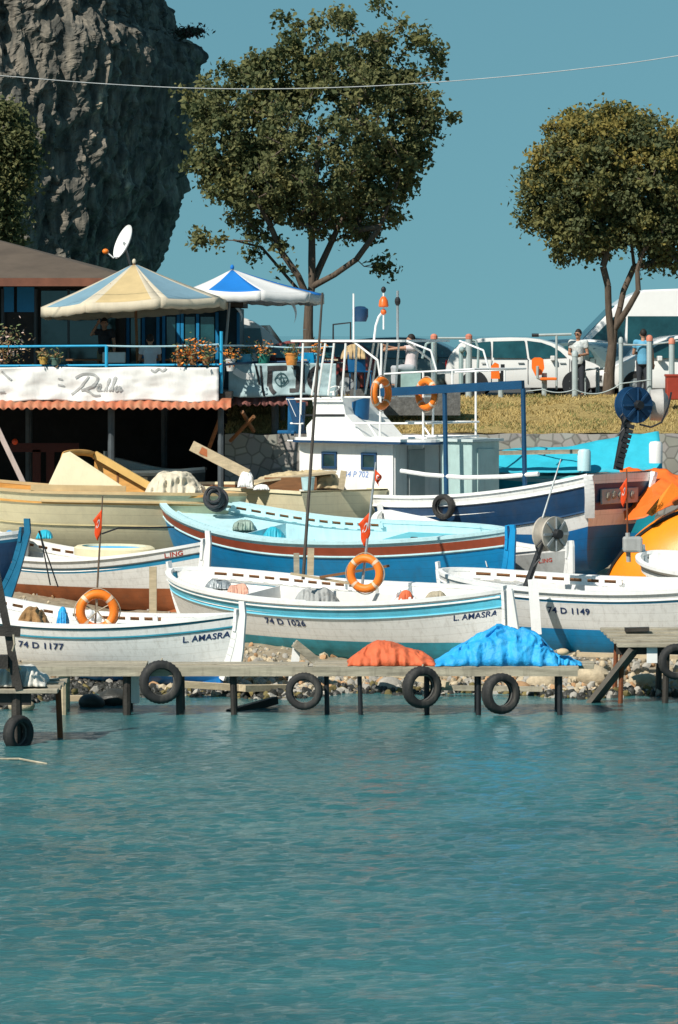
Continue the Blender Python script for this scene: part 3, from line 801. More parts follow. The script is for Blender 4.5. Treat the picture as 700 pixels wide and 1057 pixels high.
for k,(px,py) in enumerate(((122,484),(145,497))):
    mb = MB(); mb.beam(cab(px,py,92.2), cab(px,511,92.2), .05, .07); b1.part(mb, 'cabin_frame', PLY2)
mb = MB(); mb.beam(cab(32,503,90.4), cab(130,504.5,90.2), .05, .13); b1.part(mb, 'gunwale_patch', TAN)
mb = MB(); mb.beam(cab(150,516,90.0), cab(212,512,90.0), .05, .05); b1.part(mb, 'varnished_moulding', PLY)
def heap(name, px0, px1, py_top, py_base, Y, dy, m, label, cat, seed, folds=.06, zbase=None, ztop=None, root=True, parent=None, shape=None, group=None, nu=70, nv=40, skirt=.0):
    x0, x1 = X(px0,Y), X(px1,Y); zb = Z(py_base,Y) if zbase is None else zbase; H = (Z(py_top,Y) if ztop is None else ztop)-zb
    def fn(u, v):
        x = x0+(x1-x0)*u; y = Y+dy*(v-.5)
        a = max(0, 1-abs(2*u-1)**2.6); bb = max(0, 1-abs(2*v-1)**2.2)
        hgt = (shape(u) if shape else 1)*a**.55*bb**.6
        q3 = V((x*2.2+seed, y*2.2, hgt*H*3.2)); q3 = q3+V((noise.noise(q3*.9), noise.noise(q3*.9+V((5,5,5))), noise.noise(q3*.9+V((9,2,7)))))*.9
        fd = noise.noise(q3*.8)*1.2+(1-abs(noise.noise(V((q3.x*1.3+q3.z*.8, q3.y*1.2, q3.z*.9-q3.x*.3))))*2.6)*.5+(1-abs(noise.noise(V((q3.x*3.1, q3.y*3, q3.z*2.0-q3.x))))*2.4)*.22-.3
        ed = 1+.05*math.sin(u*37+seed)+.04*math.sin(u*61)
        yy = Y+dy*(v-.5)*ed
        yy -= fd*folds*.9*min(1,hgt*3)*(1 if v < .5 else -1)
        return V((x+.3*folds*fd, yy, zb+H*hgt+fd*folds*.8*min(1,hgt*3)+.01))
    mb = MB(); mb.grid(fn, nu, nv)
    if parent is not None: return mb.build(name, m, parent, smooth=True)
    return single(mb, name, m, label, cat, group, smooth=True, auto=60, solid=.012)
b1.heap('tarpaulin', 148, 212, .62, 1.8, mat('cream_canvas', (.62,.55,.42), .85, .1, bump=.3, bscale=8), 'crumpled cream canvas cover lying on the deck of the cream boat', 'tarpaulin', 3, .10)
# second cream boat, square stern to the right
b2 = Boat('boat_under_repair', 'cream primed boat with square stern and timber piled on its deck', 'boat', (150,97.4), (356,91.6), 1.5, 2.75, 1.75, 1.82, 1.8,
    [(0,.12,CREAM),(.12,.9,CREAM)], (.4,CREAM), cap=CREAM, inner=PLY2, group='cream primed boats under repair', tr=.93, heel=0, deckm=PLY2, stempost=CREAM, cock=(-.6,.3,.7), fat=.22, rake=.02)
def plank(a, b, w_, h_, m, label, name='plank', cat='plank', group=None):
    mb = MB(); mb.beam(a, b, w_, h_); bb = single(mb, name, m, label, cat, group); 
    return bb
plank(P(198,460,92.20), P(256,490,92.00), .06, .24, WOODP, 'pale plank with red patch sloping up to the left, right of the hose')
mb = MB(); mb.box(P(213,467.5,92.12),(.3,.012,.16), Euler((0,R(27),0)).to_matrix())
single(mb, 'primer_patch', mat('red_primer', (.45,.14,.05), .7), 'red brown primer patch on the sloping pale plank', 'patch')
heap('canvas_cover', 262, 352, 486, 503, 93.0, 1.7, mat('tan_canvas', (.50,.40,.24), .9, .15, bump=.4, bscale=8), 'tan canvas sheet bundled over timber on the second cream boat', 'canvas', 11, .10, shape=lambda u: .8+.3*u)
plank(P(262,497,91.90), P(345,487,92.30), .5, .05, WOODP, 'wide sheet of pale board laid across the second cream boat under the long thin mast')
mb = MB(); mb.box(P(300,499,91.80),(1.2,.04,.28)); single(mb, 'panel_board', PLY2, 'dark red brown board standing on edge on the second cream boat', 'board')
mb = MB(); mb.lathe([(.13,0),(.16,.3),(.165,.3),(.155,.28),(.12,.02)], P(318,506,91.30), n=20); single(mb, 'paint_bucket', mat('pale_cyan_plastic', (.45,.65,.68), .5), 'pale cyan paint bucket on the deck of the second cream boat', 'bucket', smooth=True)
plank(P(352,505,91.40), P(355,486,91.40), .14, .12, WOODP, 'short upright timber standing at the stern corner of the second cream boat', 'timber_post', 'post')
mb = MB()
for k in range(9): torus(mb, P(220+k*.5,512+k*.4,90.0)+V((random.uniform(-.05,.05),-.35+.03*k,random.uniform(-.05,.05))), .22+random.uniform(-.06,.05), .03, Euler((random.uniform(-.3,.3),0,random.uniform(-.4,.4))).to_matrix(), n=20, m=6)
single(mb, 'hose_coil', mat('dark_grey_hose', (.05,.05,.055), .6, .3), 'dark coil of hose hanging between the two cream boats', 'hose', smooth=True)
heap('cloth_bundle', 246, 262, 487, 503, 92.0, .5, WHITE2, 'white cloth bundle at the left end of the second cream boat deck', 'cloth', 5, .05)
heap('cloth_rag', 262, 278, 500, 506, 91.7, .35, WHITE2, 'small white rag lying right of the white cloth bundle', 'cloth', 8, .03)
# ---------------------------------------------------------------- trawler
b3 = Boat('trawler', 'blue and white trawler with wheelhouse and flying bridge, largest boat in the yard', 'trawler', (262,96.3), (640,90.0), 1.35, 3.3, 1.9, 1.82, 2.42,
    [(0,.20,WHITE),(.20,.22,NAVY),(.22,.80,NAVY),(.80,.84,WHITE),(.84,1.16,WHITE),(1.16,1.25,BLUE)], (1.0,BLUE), cap=WHITE2, inner=WHITE, group=None, tr=.80, rake=.12, deck=.45, deckm=GREYC, cock=(-.55,.0,.5), stempost=NAVY, capw=.16, fat=.30, full=3.0)
S3 = b3.S; sy = b3.sy
b3.rub(.80, .03, NAVY); b3.rub(.21,.03,WHITE2)
# transom name board, corner mouldings
for side in (1,-1):
    mb = MB(); ring = [S3(-1, 1-i/10*.42, side) for i in range(11)]
    for i in range(10): mb.beam(ring[i]+V((-.03,0,0)), ring[i+1]+V((-.03,0,0)), .22, .10)
    b3.part(mb, 'corner_moulding', WHITE2)
mb = MB(); mb.box((S3(-1,.78,1).x-.04, 0, b3.sheer(-1)-.5), (.05,1.5,.34), bev=.01); fr = b3.part(mb, 'name_board', mat('grey_name_board', (.4,.4,.38), .6, .2))
mb = MB()
for k in range(5): mb.ball((S3(-1,.78,1).x-.08, -.5+.25*k, b3.sheer(-1)-.5+.03*(k%2)), .09, n=8, sc=(.3,1,1), jit=.2)
b3.part(mb, 'carved_ornament', mat('worn_gilt', (.28,.25,.2), .6), parent=b3.root)
# bulwark stripe in shadow along deck and side walls of the wheelhouse
def L3(px, Y): # local x for a column on the near side
    best = min(range(-100,101), key=lambda i: abs(b3.colpx(i/100, .1)-px))/100; return best
def hx(px): return S3(L3(px,0), 1, sy).x
xa, xb_ = hx(299), hx(392)           # near side wall, forward and aft ends
yw = sy*(b3.B/2-.55); dz0 = b3.hm-.45; zr = 3.02        # roof of lower cabin
WH = mat('wheelhouse_white', (.80,.80,.78), .4, .05, dirt=.2)
mb = MB()
cx, ln = (xa+xb_)/2, abs(xa-xb_)
def wall(mb, xs, yy, z0, z1, th=.05):
    mb.box(((xs[0]+xs[1])/2, yy, (z0+z1)/2), (abs(xs[0]-xs[1]), th, z1-z0))
wall(mb, (xa,xb_), yw, dz0, zr); wall(mb, (xa,xb_), -yw, dz0, zr)
mb.box((xb_-.001, 0, (dz0+zr)/2), (.05, 2*abs(yw)-.06, zr-dz0-.004)); mb.box((xa, 0, (dz0+zr)/2), (.05, 2*abs(yw)-.06, zr-dz0-.006))
b3.part(mb, 'cabin_wall', WH)
mb = MB()
ax = xb_-.03
for q in (-.62,-.05,.55): mb.box((ax-.005, q*abs(yw), (dz0+zr)/2), (.02,.03,zr-dz0-.1))
b3.part(mb, 'panel_batten', GREYC)
mb = MB(); mb.box((ax-.012, sy*.25, (dz0+zr)/2-.05), (.03,.62,1.45), bev=.01); dr = b3.part(mb, 'cabin_door', mat('pale_grey_door', (.5,.53,.52), .5, .1))
for px in (328, 367.5):
    x_ = hx(px); z_ = Z(478,91.5)-1.35
    mb = MB()
    for (dx,dzz,wd,hh) in ((0,.17,.44,.06),(0,-.17,.44,.06),(.19,0,.06,.4),(-.19,0,.06,.4)): mb.box((x_+dx, yw+sy*.04, z_+dzz), (wd,.05+.002*(wd<.1),hh), bev=.008)
    wf = b3.part(mb, 'window', NAVY)
    mb = MB(); mb.box((x_, yw+sy*.03, z_), (.34,.02,.3)); o = b3.part(mb, 'pane', GLASSD, parent=wf); WM[o.name] = b3.M
b3m = text_mesh('34 P 702', .20, .15, 0)
mb = MB(); mb.b.from_mesh(b3m)
for v in mb.b.verts: v.co = V((hx(342)-sy*v.co.x, yw+sy*.032, Z(495,91.5)-1.35+v.co.y))
b3.part(mb, 'registration_number', TEXTBL)
# cabin roof slab with rounded front, navy edge
def roofslab(mb, x0, x1, hy, z, th, r=.5):
    pts = []
    for (cx_, cy_, a0) in ((x0-r,hy-r,0),(x1+r,hy-r,90),(x1+r,-hy+r,180),(x0-r,-hy+r,270)):
        for k in range(7):
            a = R(a0+15*k); pts.append(V((cx_+r*math.cos(a), cy_+r*math.sin(a), z)))
    mb.prism(pts, (0,0,th))
x0r, x1r = hx(293), hx(392)-1.15
mb = MB(); roofslab(mb, x0r, x1r, abs(yw)+.28, zr+.052, .06); b3.part(mb, 'cabin_roof', WH)
mb = MB(); roofslab(mb, x0r+.03, x1r-.03, abs(yw)+.31, zr, .05); b3.part(mb, 'roof_edge', NAVY)
# flying bridge console
z1 = zr+.112; yc = sy*(abs(yw)-.15)
def n3(px, py, yl):        # local point at column px, row py on the plane local y = yl
    # solve along the ray
    Mi = b3.M.inverted(); o_ = Mi @ V((0,0,CAMH)); d_ = Mi.to_3x3() @ (P(px,py,100)-V((0,0,CAMH))); t_ = (yl-o_.y)/d_.y
    return o_+d_*t_
poly = [n3(317,462,yc), n3(316,440,yc), n3(325,430,yc), n3(322,410,yc), n3(353,410,yc), n3(357,428,yc), n3(378,462,yc)]
for p in poly:
    if p.z < z1+.05: p.z = z1
mb = MB(); mb.prism(poly, (0,-sy*1.5,0)); b3.part(mb, 'flybridge_console', WH)
mb = MB(); a,b_ = n3(316,428.5,yc), n3(356,428.5,yc); mb.beam(a+V((0,sy*.012,0)), b_+V((0,sy*.012,0)), .03, .045); b3.part(mb, 'console_seam', BLACKM)
mb = MB(); a = n3(331,409,yc); mb.tube([a-V((0,sy*.5,0)), a-V((0,sy*.5,-.12))], .03); torus(mb, a-V((0,sy*.5,-.16)), .14, .014, Euler((R(60),0,0)).to_matrix(), n=16, m=5); b3.part(mb, 'steering_wheel', WHITE2)
for k in range(3):
    mb = MB(); a = n3(343+4*k,409,yc)-V((0,sy*.2,0)); mb.tube([a, a+V((.02,0,.2))], .012, 5); mb.ball(a+V((.02,0,.22)), .03, n=6); b3.part(mb, 'throttle_lever', GREYM)
# helm chairs
CHB = mat('blue_seat_plastic', (.01,.10,.24), .4, .15)
def chair3(px, py, yl, s_):
    c = n3(px, py, yl); mb = MB()
    def f(u, v):
        a = (u-.5)*2.6; h = v
        return c+V((-.30*math.cos(a)*(.9+.2*h)*s_, .30*math.sin(a)*s_, (-.35+.75*h)*s_-.06*a*a*h))
    mb.grid(f, 10, 8); mb.box(c+V((.02,0,-.32*s_)), (.5*s_,.5*s_,.08), bev=.02); mb.tube([c+V((0,0,-.34*s_)), V((c.x,c.y,z1))], .04)
    b3.part(mb, 'helm_chair', CHB, smooth=True)
chair3(368, 428, sy*.35, 1.0); chair3(302, 432, sy*.2, 1.0)
# canopy frame
hyc = abs(yw)-.05
zc = n3(350,353,sy*hyc).z
xf, xk = n3(296,353,sy*hyc).x, n3(414,353,sy*hyc).x
mb = MB(); roofslab(mb, xf, xk, hyc+.05, zc, .05, .3); b3.part(mb, 'canopy_frame', WHITE2)
for (p_, q_) in (((313,354),(309,460)),((336,354),(328,408)),((345,354),(339,408)),((357,354),(353,410)),((394,354),(392,462)),((437,384),(437,462)),((364,352),(390,372)),((390,372),(394,400)),((331,354),(322,408))):
    for side in (sy*hyc, -sy*hyc):
        a, b_ = n3(*p_, sy*hyc), n3(*q_, sy*hyc); a.y = b_.y = side
        mb = MB(); mb.tube([a, b_], .026, 6); b3.part(mb, 'canopy_post', WHITE2)
for (p_, q_) in (((300,437),(313,437)),((296,412),(352,412)),((297,455),(318,455)),((356,410),(392,410)),((364,437),(437,437)),((350,452),(440,452)),((397,386),(489,381)),((437,384),(437,400)),((420,352),(445,362)),((445,362),(451,384)),((467,383),(467,398)),((380,437),(396,462)),((298,412),(306,430))):
    for side in (sy*hyc, -sy*hyc):
        a, b_ = n3(*p_, sy*hyc), n3(*q_, sy*hyc); a.y = b_.y = side
        mb = MB(); mb.tube([a, b_], .024, 6); b3.part(mb, 'handrail', WHITE2)
for px,py in ((296,412),(440,452),(440,437),(489,381)):
    mb = MB(); a = n3(px,py,sy*hyc); mb.tube([a, V((a.x,-a.y,a.z))], .024, 6); b3.part(mb, 'handrail', WHITE2)
mb = MB(); a = n3(300,425,sy*hyc); 
for (p_,q_) in (((296,410),(308,436)),):
    pts = [n3(296,410,sy*hyc), n3(304,410,sy*hyc), n3(314,436,sy*hyc), n3(303,438,sy*hyc)]; mb.prism(pts, (0,.02,0))
b3.part(mb, 'spray_cloth', NAVY)
# engine casing boxes on the aft deck
mb = MB()
mb.box((hx(450), sy*.25, dz0+.85), (.85,1.1,1.75), bev=.02); 
b3.part(mb, 'deck_locker', mat('pale_teal_locker', (.38,.52,.50), .5, .1, dirt=.2))
mb = MB(); mb.box((hx(450), sy*.25, dz0+1.75), (1.0,1.25,.06)); b3.part(mb, 'locker_lid', mat('pale_grey_lid', (.5,.58,.57), .5, .1))
mb = MB(); mb.box((hx(450)-.44, sy*.25, dz0+.85), (.03,.7,1.4)); b3.part(mb, 'locker_door', mat('pale_teal_locker', (.38,.52,.50)))
# blue boom frame over the aft deck
BF = mat('dark_blue_boom_paint', (.006,.055,.13), .45, .15)
ya = sy*(b3.B/2-.25)
pA, pB, pC = n3(394,405,ya), n3(540,397,ya), n3(459,401,ya)
mb = MB(); mb.beam(pA, pB, .12, .19)
b3.part(mb, 'boom_frame', BF)
for (p, pyb) in ((pC, 520),(pB, 492)):
    for yy in (ya,):
        mb = MB(); a = V((p.x,yy,p.z-.09)); mb.tube([a, V((p.x-.05,yy,b3.sheer(p.x/(b3.L/2))))], .055, 8); b3.part(mb, 'boom_post', BF)
mb = MB(); a = n3(415,484,ya+sy*.1); b_ = n3(540,492,ya+sy*.1); pts = [n3(414,486,ya), n3(440,490,ya), n3(480,493,ya), n3(520,492,ya), n3(556,489,ya)]
mb.tube(pts, .05, 8); b3.part(mb, 'boom_spar', WHITE2)
# masts and lamps
for nm,(px,py0,py1,r_) in {'aerial':(365,303,352,.022),'mast_pole':(410.5,300,352,.03)}.items():
    a, b_ = n3(px,py0,0), n3(px,py1,0); mb = MB(); mb.tube([a,b_], r_, 7); o = b3.part(mb, nm, WHITE2 if nm == 'aerial' else GREYM)
mb = MB(); a = n3(410.5,311,0); mb.ball(a, .07, sc=(1,1,1.6)); b3.part(mb, 'mast_lamp', BLACKM)
mb = MB(); a = n3(396,330,0); mb.tube([n3(386,352,0), n3(388,336,0), n3(391,327,0), n3(395,322,0)], .028, 7); mb.tube([n3(396,340,0), n3(396,298,0)], .02, 6); b3.part(mb, 'lamp_bracket', WHITE2)
mb = MB(); mb.lathe([(.10,0),(.12,.03),(.10,.16),(.05,.24),(0,.26)], n3(396,317,0), n=16); mb.ball(n3(396,322,0), .07); b3.part(mb, 'warning_lamp', mat('orange_lamp_plastic', (.8,.14,.02), .35, .05), smooth=True)
mb = MB(); mb.ball(n3(396,299,0), .06, sc=(1,1,1.3)); b3.part(mb, 'lamp_cap', BLACKM, smooth=True)
mb = MB(); q = n3(372,332,-sy*.6); mb.lathe([(.14,0),(.19,.12),(.19,.3),(.10,.36),(0,.37)], q, n=16); b3.part(mb, 'radar_drum', NAVY, smooth=True)
mb = MB()
a,b_,c_,d_ = n3(344,352,-sy*.4), n3(344,335,-sy*.4), n3(362,333,-sy*.4), n3(362,352,-sy*.4)
mb.tube([a,b_,c_,d_], .022, 6); b3.part(mb, 'light_bar', BLACKM)
# tyre fender and other hull fittings
c = b3.M @ V((0,0,0))
tw = b3.W(S3(L3(458,0), .80, sy)); 
ty, _ = tyre(458, 523, tw.y-.16, .29, .2, 'black tyre hung as a fender on the navy side of the trawler', rz=b3.yaw-math.pi, group=None)
# ================================================================ jetty and docks
YJ = 72.6
def zj(py): return Z(py, YJ)
jt = thing('jetty', (X(310,YJ+.5), YJ+.5, 0), 'long low jetty of weathered grey planks on thin posts in front of the boats', 'jetty')
zt = .88
rj = random.Random(3)
x = X(18,YJ)
for k,(a,b) in enumerate(((15,150),(152,318),(320,470),(472,606))):
    for j in range(5):
        yy = YJ+.26*j; a_, b_ = X(a, YJ)+rj.uniform(0,.1), X(b, YJ)+(rj.uniform(-.25,.2) if k == 3 else 0)
        dz = rj.uniform(-.012,.012)
        mb = MB(); mb.box(((a_+b_)/2, yy, zt-.035+dz), (b_-a_, .245, .07), Euler((rj.uniform(-.02,.02), rj.uniform(-.002,.002), 0)).to_matrix(), bev=.008)
        mb.build('deck_plank', WOODG, jt)
for j in (0,1):
    mb = MB(); mb.beam((X(17,YJ), YJ-.10+1.0*j, zt-.085), (X(596,YJ), YJ-.10+1.0*j, zt-.085), .05, .17) if j == 0 else mb.beam((X(17,YJ), YJ+1.0, zt-.16), (X(596,YJ), YJ+1.0, zt-.16), .12, .15); mb.build('stringer', WOODG if j == 0 else WOODD, jt)
for px, r_, m, dpx in ((65,.075,WOODP,0),(131,.075,WOODD,0),(185,.07,WOODD,1),(240,.055,WOODD,2),(337,.045,BLACKM,1),(371,.042,BLACKM,2),(441,.045,BLACKM,0),(494,.05,BLACKM,0),(578,.05,BLACKM,0)):
    for j in (0,1):
        xx = X(px,YJ); mb = MB(); mb.tube([(xx,YJ+.06+1.0*j,zt-.09),(xx+.01*dpx,YJ+.05+1.0*j,.2),(xx+.02*dpx,YJ+.05+1.0*j,-.5)], r_*(1 if j == 0 else .8), 8); mb.build('post', m, jt)
mb = MB(); mb.box((X(133,YJ), YJ+.9, .42),(.30,.2,.56)); single(mb, 'white_block', WHITE2, 'white painted timber block standing under the jetty left of the first tyre', 'block')
# shore timbers
def log(a, b, w_, h_, m, label): return plank(a, b, w_, h_, m, label, 'timber', 'timber', 'loose timbers lying along the waterline')
log(V((X(70,74.6),74.6,.12)), V((X(128,74.8),74.8,.10)), .2, .10, WOODP, 'pale plank at the waterline under the left end of the jetty')
log(V((X(188,76.0),76.0,.26)), V((X(262,76.4),76.4,.14)), .2, .12, WOODP, 'pale beam at the waterline below the blue rudder')
log(V((X(250,75.8),75.8,.20)), V((X(300,76.6),76.6,.14)), .2, .12, WOODP, 'thin pale beam at the waterline left of the second tyre')
log(V((X(376,76.8),76.8,.52)), V((X(462,76.2),76.2,.24)), .22, .10, WOODP, 'sloping pale plank behind the third tyre')
log(V((X(438,76.4),76.4,.16)), V((X(560,76.3),76.3,.14)), .14, .09, WOODG, 'long grey plank at the waterline between the two right tyres')
log(V((X(236,73.4),73.4,-.05)), V((X(285,74.2),74.2,.12)), .12, .14, WOODD, 'black wet timber leaning from the post into the water')
log(V((X(596,78.6),78.6,.62)), V((X(700,78.4),78.4,.58)), .3, .07, WOODP, 'pale board under the hull of boat 74 D 1149')
# tyres
T = [(166,704,YJ-.16,.40,.24,.25,'worn tyre with grey rim, leftmost of those on the long jetty'),
     (314,713.5,YJ-.14,.345,.2,-.12,'tyre on the jetty between the white brace and two thin posts'),
     (435.5,709.5,YJ-.16,.385,.26,.5,'fat tyre hung below the orange tarpaulin'),
     (517,716,YJ-.16,.375,.27,.5,'tyre hung below the blue tarpaulin, its bottom near the water')]
for px,py,Y,r,wd,rz,lb in T:
    t, c = tyre(px, py, Y, r, wd, lb, rz=rz, rx=random.uniform(-.12,.06))
    mb = MB(); mb.tube([c+V((0,0,r*.8)), c+V((.02,.05,r*1.05)), V((c.x,YJ+.1,zt+.01))], .014, 5); mb.build('hanging_rope', ROPE, t)
# tarpaulins on the jetty
heap('tarpaulin', 359, 449, 661, 686.5, YJ+.55, 1.1, ORFAB, 'crumpled orange tarpaulin covering a low pile on the jetty', 'tarpaulin', 21, .055, zbase=zt, shape=lambda u: .55+.45*math.exp(-((u-.4)/.28)**2), nu=90)
heap('tarpaulin', 449, 575, 647, 686.5, YJ+.55, 1.25, BLTARP, 'bright blue tarpaulin heaped over gear at the right of the jetty', 'tarpaulin', 33, .075, zbase=zt, shape=lambda u: min(1, .30+1.35*u) if u < .5 else 1-.10*(u-.5), nu=130, nv=60)
heap('net_pile', 556, 599, 672, 686.5, YJ+.5, .9, BLTARP, 'low blue net trailing off the right end of the blue tarpaulin', 'net', 41, .09, zbase=zt, shape=lambda u: 1-.75*u, nu=80)
mb = MB(); mb.ball(P(581,673,YJ+.1), .09, n=14, sc=(1.3,1,.75)); single(mb, 'net_float', mat('buff_cork', (.55,.42,.26), .8), 'buff oval float lying on the blue net', 'float', smooth=True)
# right hand dock
Y2 = 75.0
dk = thing('dock', (X(668,Y2), Y2+.8, 0), 'grey plank landing stage at the right edge with a slanting plank prop', 'dock')
z2 = Z(664, Y2-.3)
for j in range(6):
    mb = MB(); a_, b_ = X(636-2*j,Y2), X(800,Y2); yy = Y2-.2+.36*j
    mb.box(((a_+b_)/2, yy, z2-.03+rj.uniform(-.01,.01)+.028*j), (b_-a_, .345, .07), bev=.008); mb.build('deck_plank', WOODG, dk)
mb = MB(); mb.beam((X(636,Y2),Y2-.1,z2-.15),(X(800,Y2),Y2-.1,z2-.15),.1,.14); mb.build('stringer', WOODD, dk)
mb = MB(); mb.beam((X(655,Y2),Y2-.18,z2-.1),(X(612,Y2),Y2+.2,-.02),.45,.09, up=(0,0,1)); mb.build('slanting_prop', mat('dark_grey_planks', (.13,.115,.095), .85, .3, bump=.4), dk)
for px,m,r_ in ((642,RUST,.045),(688,WOODD,.06),(760,WOODD,.06)):
    for dy in (-.1, 1.5):
        mb = MB(); mb.tube([(X(px,Y2),Y2+dy,z2-.08),(X(px-3,Y2),Y2+dy,-.6)], r_, 8); mb.build('post', m, dk)
mb = MB(); mb.box((X(672,Y2), Y2-.26, Z(675,Y2)), (.20,.02,.30), bev=.004); single(mb, 'white_tag', WHITE2, 'white plate hanging under the right hand dock', 'plate')
tyre(698, 683, Y2-.45, .34, .22, 'tyre at the right edge, hung on the grey landing stage', rz=.2)
plank(V((X(645,Y2+1),Y2+1.0,z2+.16)), V((X(670,Y2+1),Y2+1.0,z2+.17)), .2, .07, WOODD, 'short dark plank lying on the landing stage', group=None)
# left low dock
Y3 = 67.5
ld = thing('dock', (X(10,Y3), Y3+.6, 0), 'low dark landing stage at the left edge carrying a white sack', 'dock')
z3 = Z(713, Y3)
for j in range(4):
    mb = MB(); a_, b_ = X(-90,Y3), X(60+2*j,Y3+.0); mb.box(((a_+b_)/2, Y3+.32*j, z3+.03*j), (b_-a_, .30, .07), bev=.008); mb.build('deck_plank', WOODG, ld)
mb = MB(); mb.beam((X(-90,Y3),Y3+.05,z3-.14),(X(32,Y3),Y3+.05,z3-.14),.12,.20); mb.build('stringer', WOODD, ld)
mb = MB(); mb.tube([(X(17,Y3),Y3+.02,z3),(X(18,Y3),Y3+.02,-.7)], .09, 8); mb.build('post', WOODD, ld)
mb = MB(); mb.tube([(X(60,Y3+.9),Y3+.9,z3-.02),(X(60,Y3),Y3+.9,-.6)], .05, 8); mb.build('post', RUST, ld)
tyre(19, 757, Y3-.2, .31, .22, 'wet black tyre half in the water under the low dock at the left', rz=.9)
mb = MB(); 
wl = [((-14,520),(20,712),.13),((6,600),(13,712),.12)]
for (a,b_,wd) in wl[:1]: mb.beam(P(a[0]+4,a[1]+40,Y3-.1), P(b_[0],b_[1],Y3-.1), .12, wd)
fr = thing('mooring_post', P(14,712,Y3), 'leaning black timber post with crossbar at the left edge', 'post')
mb.build('post', WOODD, fr)
mb = MB(); mb.beam(P(-30,650,Y3-.18), P(21,652,Y3-.18), .10, .17); mb.build('crossbar', WOODD, fr)
mb = MB(); mb.beam(P(10,660,Y3-.05), P(17,708,Y3-.05), .12, .22); mb.build('lower_post', WOODD, fr)
mb = MB(); mb.beam(P(-30,683,Y3-.1), P(9,683,Y3-.1), .3, .22); mb.build('lower_beam', WOODD, fr)
mb = MB(); mb.tube([P(14,655,Y3-.3), P(15,665,Y3-.32), P(13,672,Y3-.3)], .02, 6); mb.build('rope_tie', ROPE, fr)
heap('sack', -12, 49, 687, 713, Y3+.45, .9, mat('dirty_white_sack', (.62,.60,.54), .85, .12, bump=.4, bscale=9, dirt=.4), 'crumpled dirty white sack lying on the low dock at the left edge', 'sack', 51, .10, zbase=z3+.06, shape=lambda u: 1-.35*u*u)
mb = MB(); mb.ball(P(14,690,Y3+.1), .09, n=14, sc=(1.5,1,.8)); single(mb, 'net_float', mat('buff_cork', (.55,.42,.26)), 'buff float on top of the dirty white sack', 'float', smooth=True)
mb = MB(); mb.tube([V((X(-40,64.8),64.8,.02)), V((X(20,64.9),64.9,.02)), V((X(49,64.3),64.3,.0))], .018, 6); single(mb, 'mooring_rope', ROPE, 'pale rope floating on the water at the left edge', 'rope')
# props and posts among the boats
plank(P(554,655,79.9), P(550,598,80.0), .2, .06, WHITE2, 'white upright board standing right of the rudder of boat 74 D 1026', 'board', 'board')
plank(V((X(158,81.6),81.6,.3)), P(158,585,81.6), .15, .12, WOODP, 'tall pale squared post standing between the two left boats', 'timber_post', 'post')
pr = thing('boat_prop', V((X(306,77.4),77.4,.05)), 'grey timber brace of two crossed pieces propping boat 74 D 1026', 'prop')
mb = MB(); mb.beam(V((X(301,77.2),77.2,.1)), P(307,664,77.2), .16, .14); mb.build('upright', WHITE2, pr)
mb = MB(); mb.beam(P(304,664,77.0), P(336,690,77.1), .16, .16); mb.build('diagonal', WOODG, pr)
mb = MB(); mb.beam(P(272,686,77.6), P(300,689,77.6), .3, .10); single(mb, 'timber', TAN, 'orange tinted timber offcut left of the grey brace', 'timber')
plank(V((X(307,84.4),84.4,.6)), P(306,571,84.4), .12, .1, WOODG, 'grey prop post against the red striped blue boat, left of its neighbour', 'timber_post', 'post')
plank(V((X(319,84.4),84.4,.6)), P(321,566,84.4), .14, .1, WOODP, 'pale prop post against the red striped blue boat, right of its neighbour', 'timber_post', 'post')
# orange rudder things seen between the hulls
mb = MB(); q = [P(29,603,82.3), P(36,618,82.2), P(30,625,82.2), P(4,625,82.2)]
# nets and cloths in the boats
b7.heap('fishing_net', 8, 62, .38, 1.1, NET, 'brown fishing net heaped in boat 74 D 1177', 'net', 61, .10, shape=lambda u: .4+.6*math.sin(math.pi*min(1,u*1.1)))
b7.heap('tarpaulin', 57, 72, .42, .5, BLTARP, 'scrap of bright blue tarpaulin beside the brown net', 'tarpaulin', 62, .07)
for k,(px,py) in enumerate(((93,634),(101,637))):
    mb = MB(); mb.ball(P(px,py,79.4), .08, n=12, sc=(1,1,1.2)); single(mb, 'net_float', WHITE2, ['white float seen through the lifebuoy, the left one','white float seen through the lifebuoy, the right one'][k], 'float', smooth=True)
b6.heap('cloth_cover', 300, 352, .25, .9, GREYC, 'grey cloth cover in boat 74 D 1026 left of its mast', 'cloth', 63, .08, q=-.2)
b6.heap('cloth_cover', 400, 442, .42, .9, WHITE2, 'crumpled white cloth right of the standing lifebuoy', 'cloth', 64, .14, q=-.1, shape=lambda u: 1-.5*u)
b6.heap('rope_pile', 434, 466, .25, .8, ROPE, 'pile of old rope right of the crumpled white cloth', 'rope', 65, .10)
b6.heap('anchor_chain', 212, 238, .18, .6, GREYM, 'grey anchor chain heaped in the bow of boat 74 D 1026', 'chain', 66, .08, q=-.1)
b6.heap('cloth_cover', 234, 257, .26, .3, mat('pale_salmon_cloth', (.62,.33,.24), .8), 'small salmon pink cloth in boat 74 D 1026', 'cloth', 67, .05, q=.3)
b6.heap('cloth_cover', 408, 430, .30, .3, ORFAB, 'small orange cloth on the deck below the crumpled white cloth', 'cloth', 68, .04, q=.1)
b5.heap('fishing_net', 240, 264, .20, .8, mat('grey_green_net', (.25,.33,.28), .95, .4, bump=1, bscale=20), 'grey green net in the red striped blue boat', 'net', 69, .07)
b5.heap('fishing_net', 268, 298, .14, .7, TQTARP, 'turquoise net in the red striped blue boat', 'net', 70, .06)
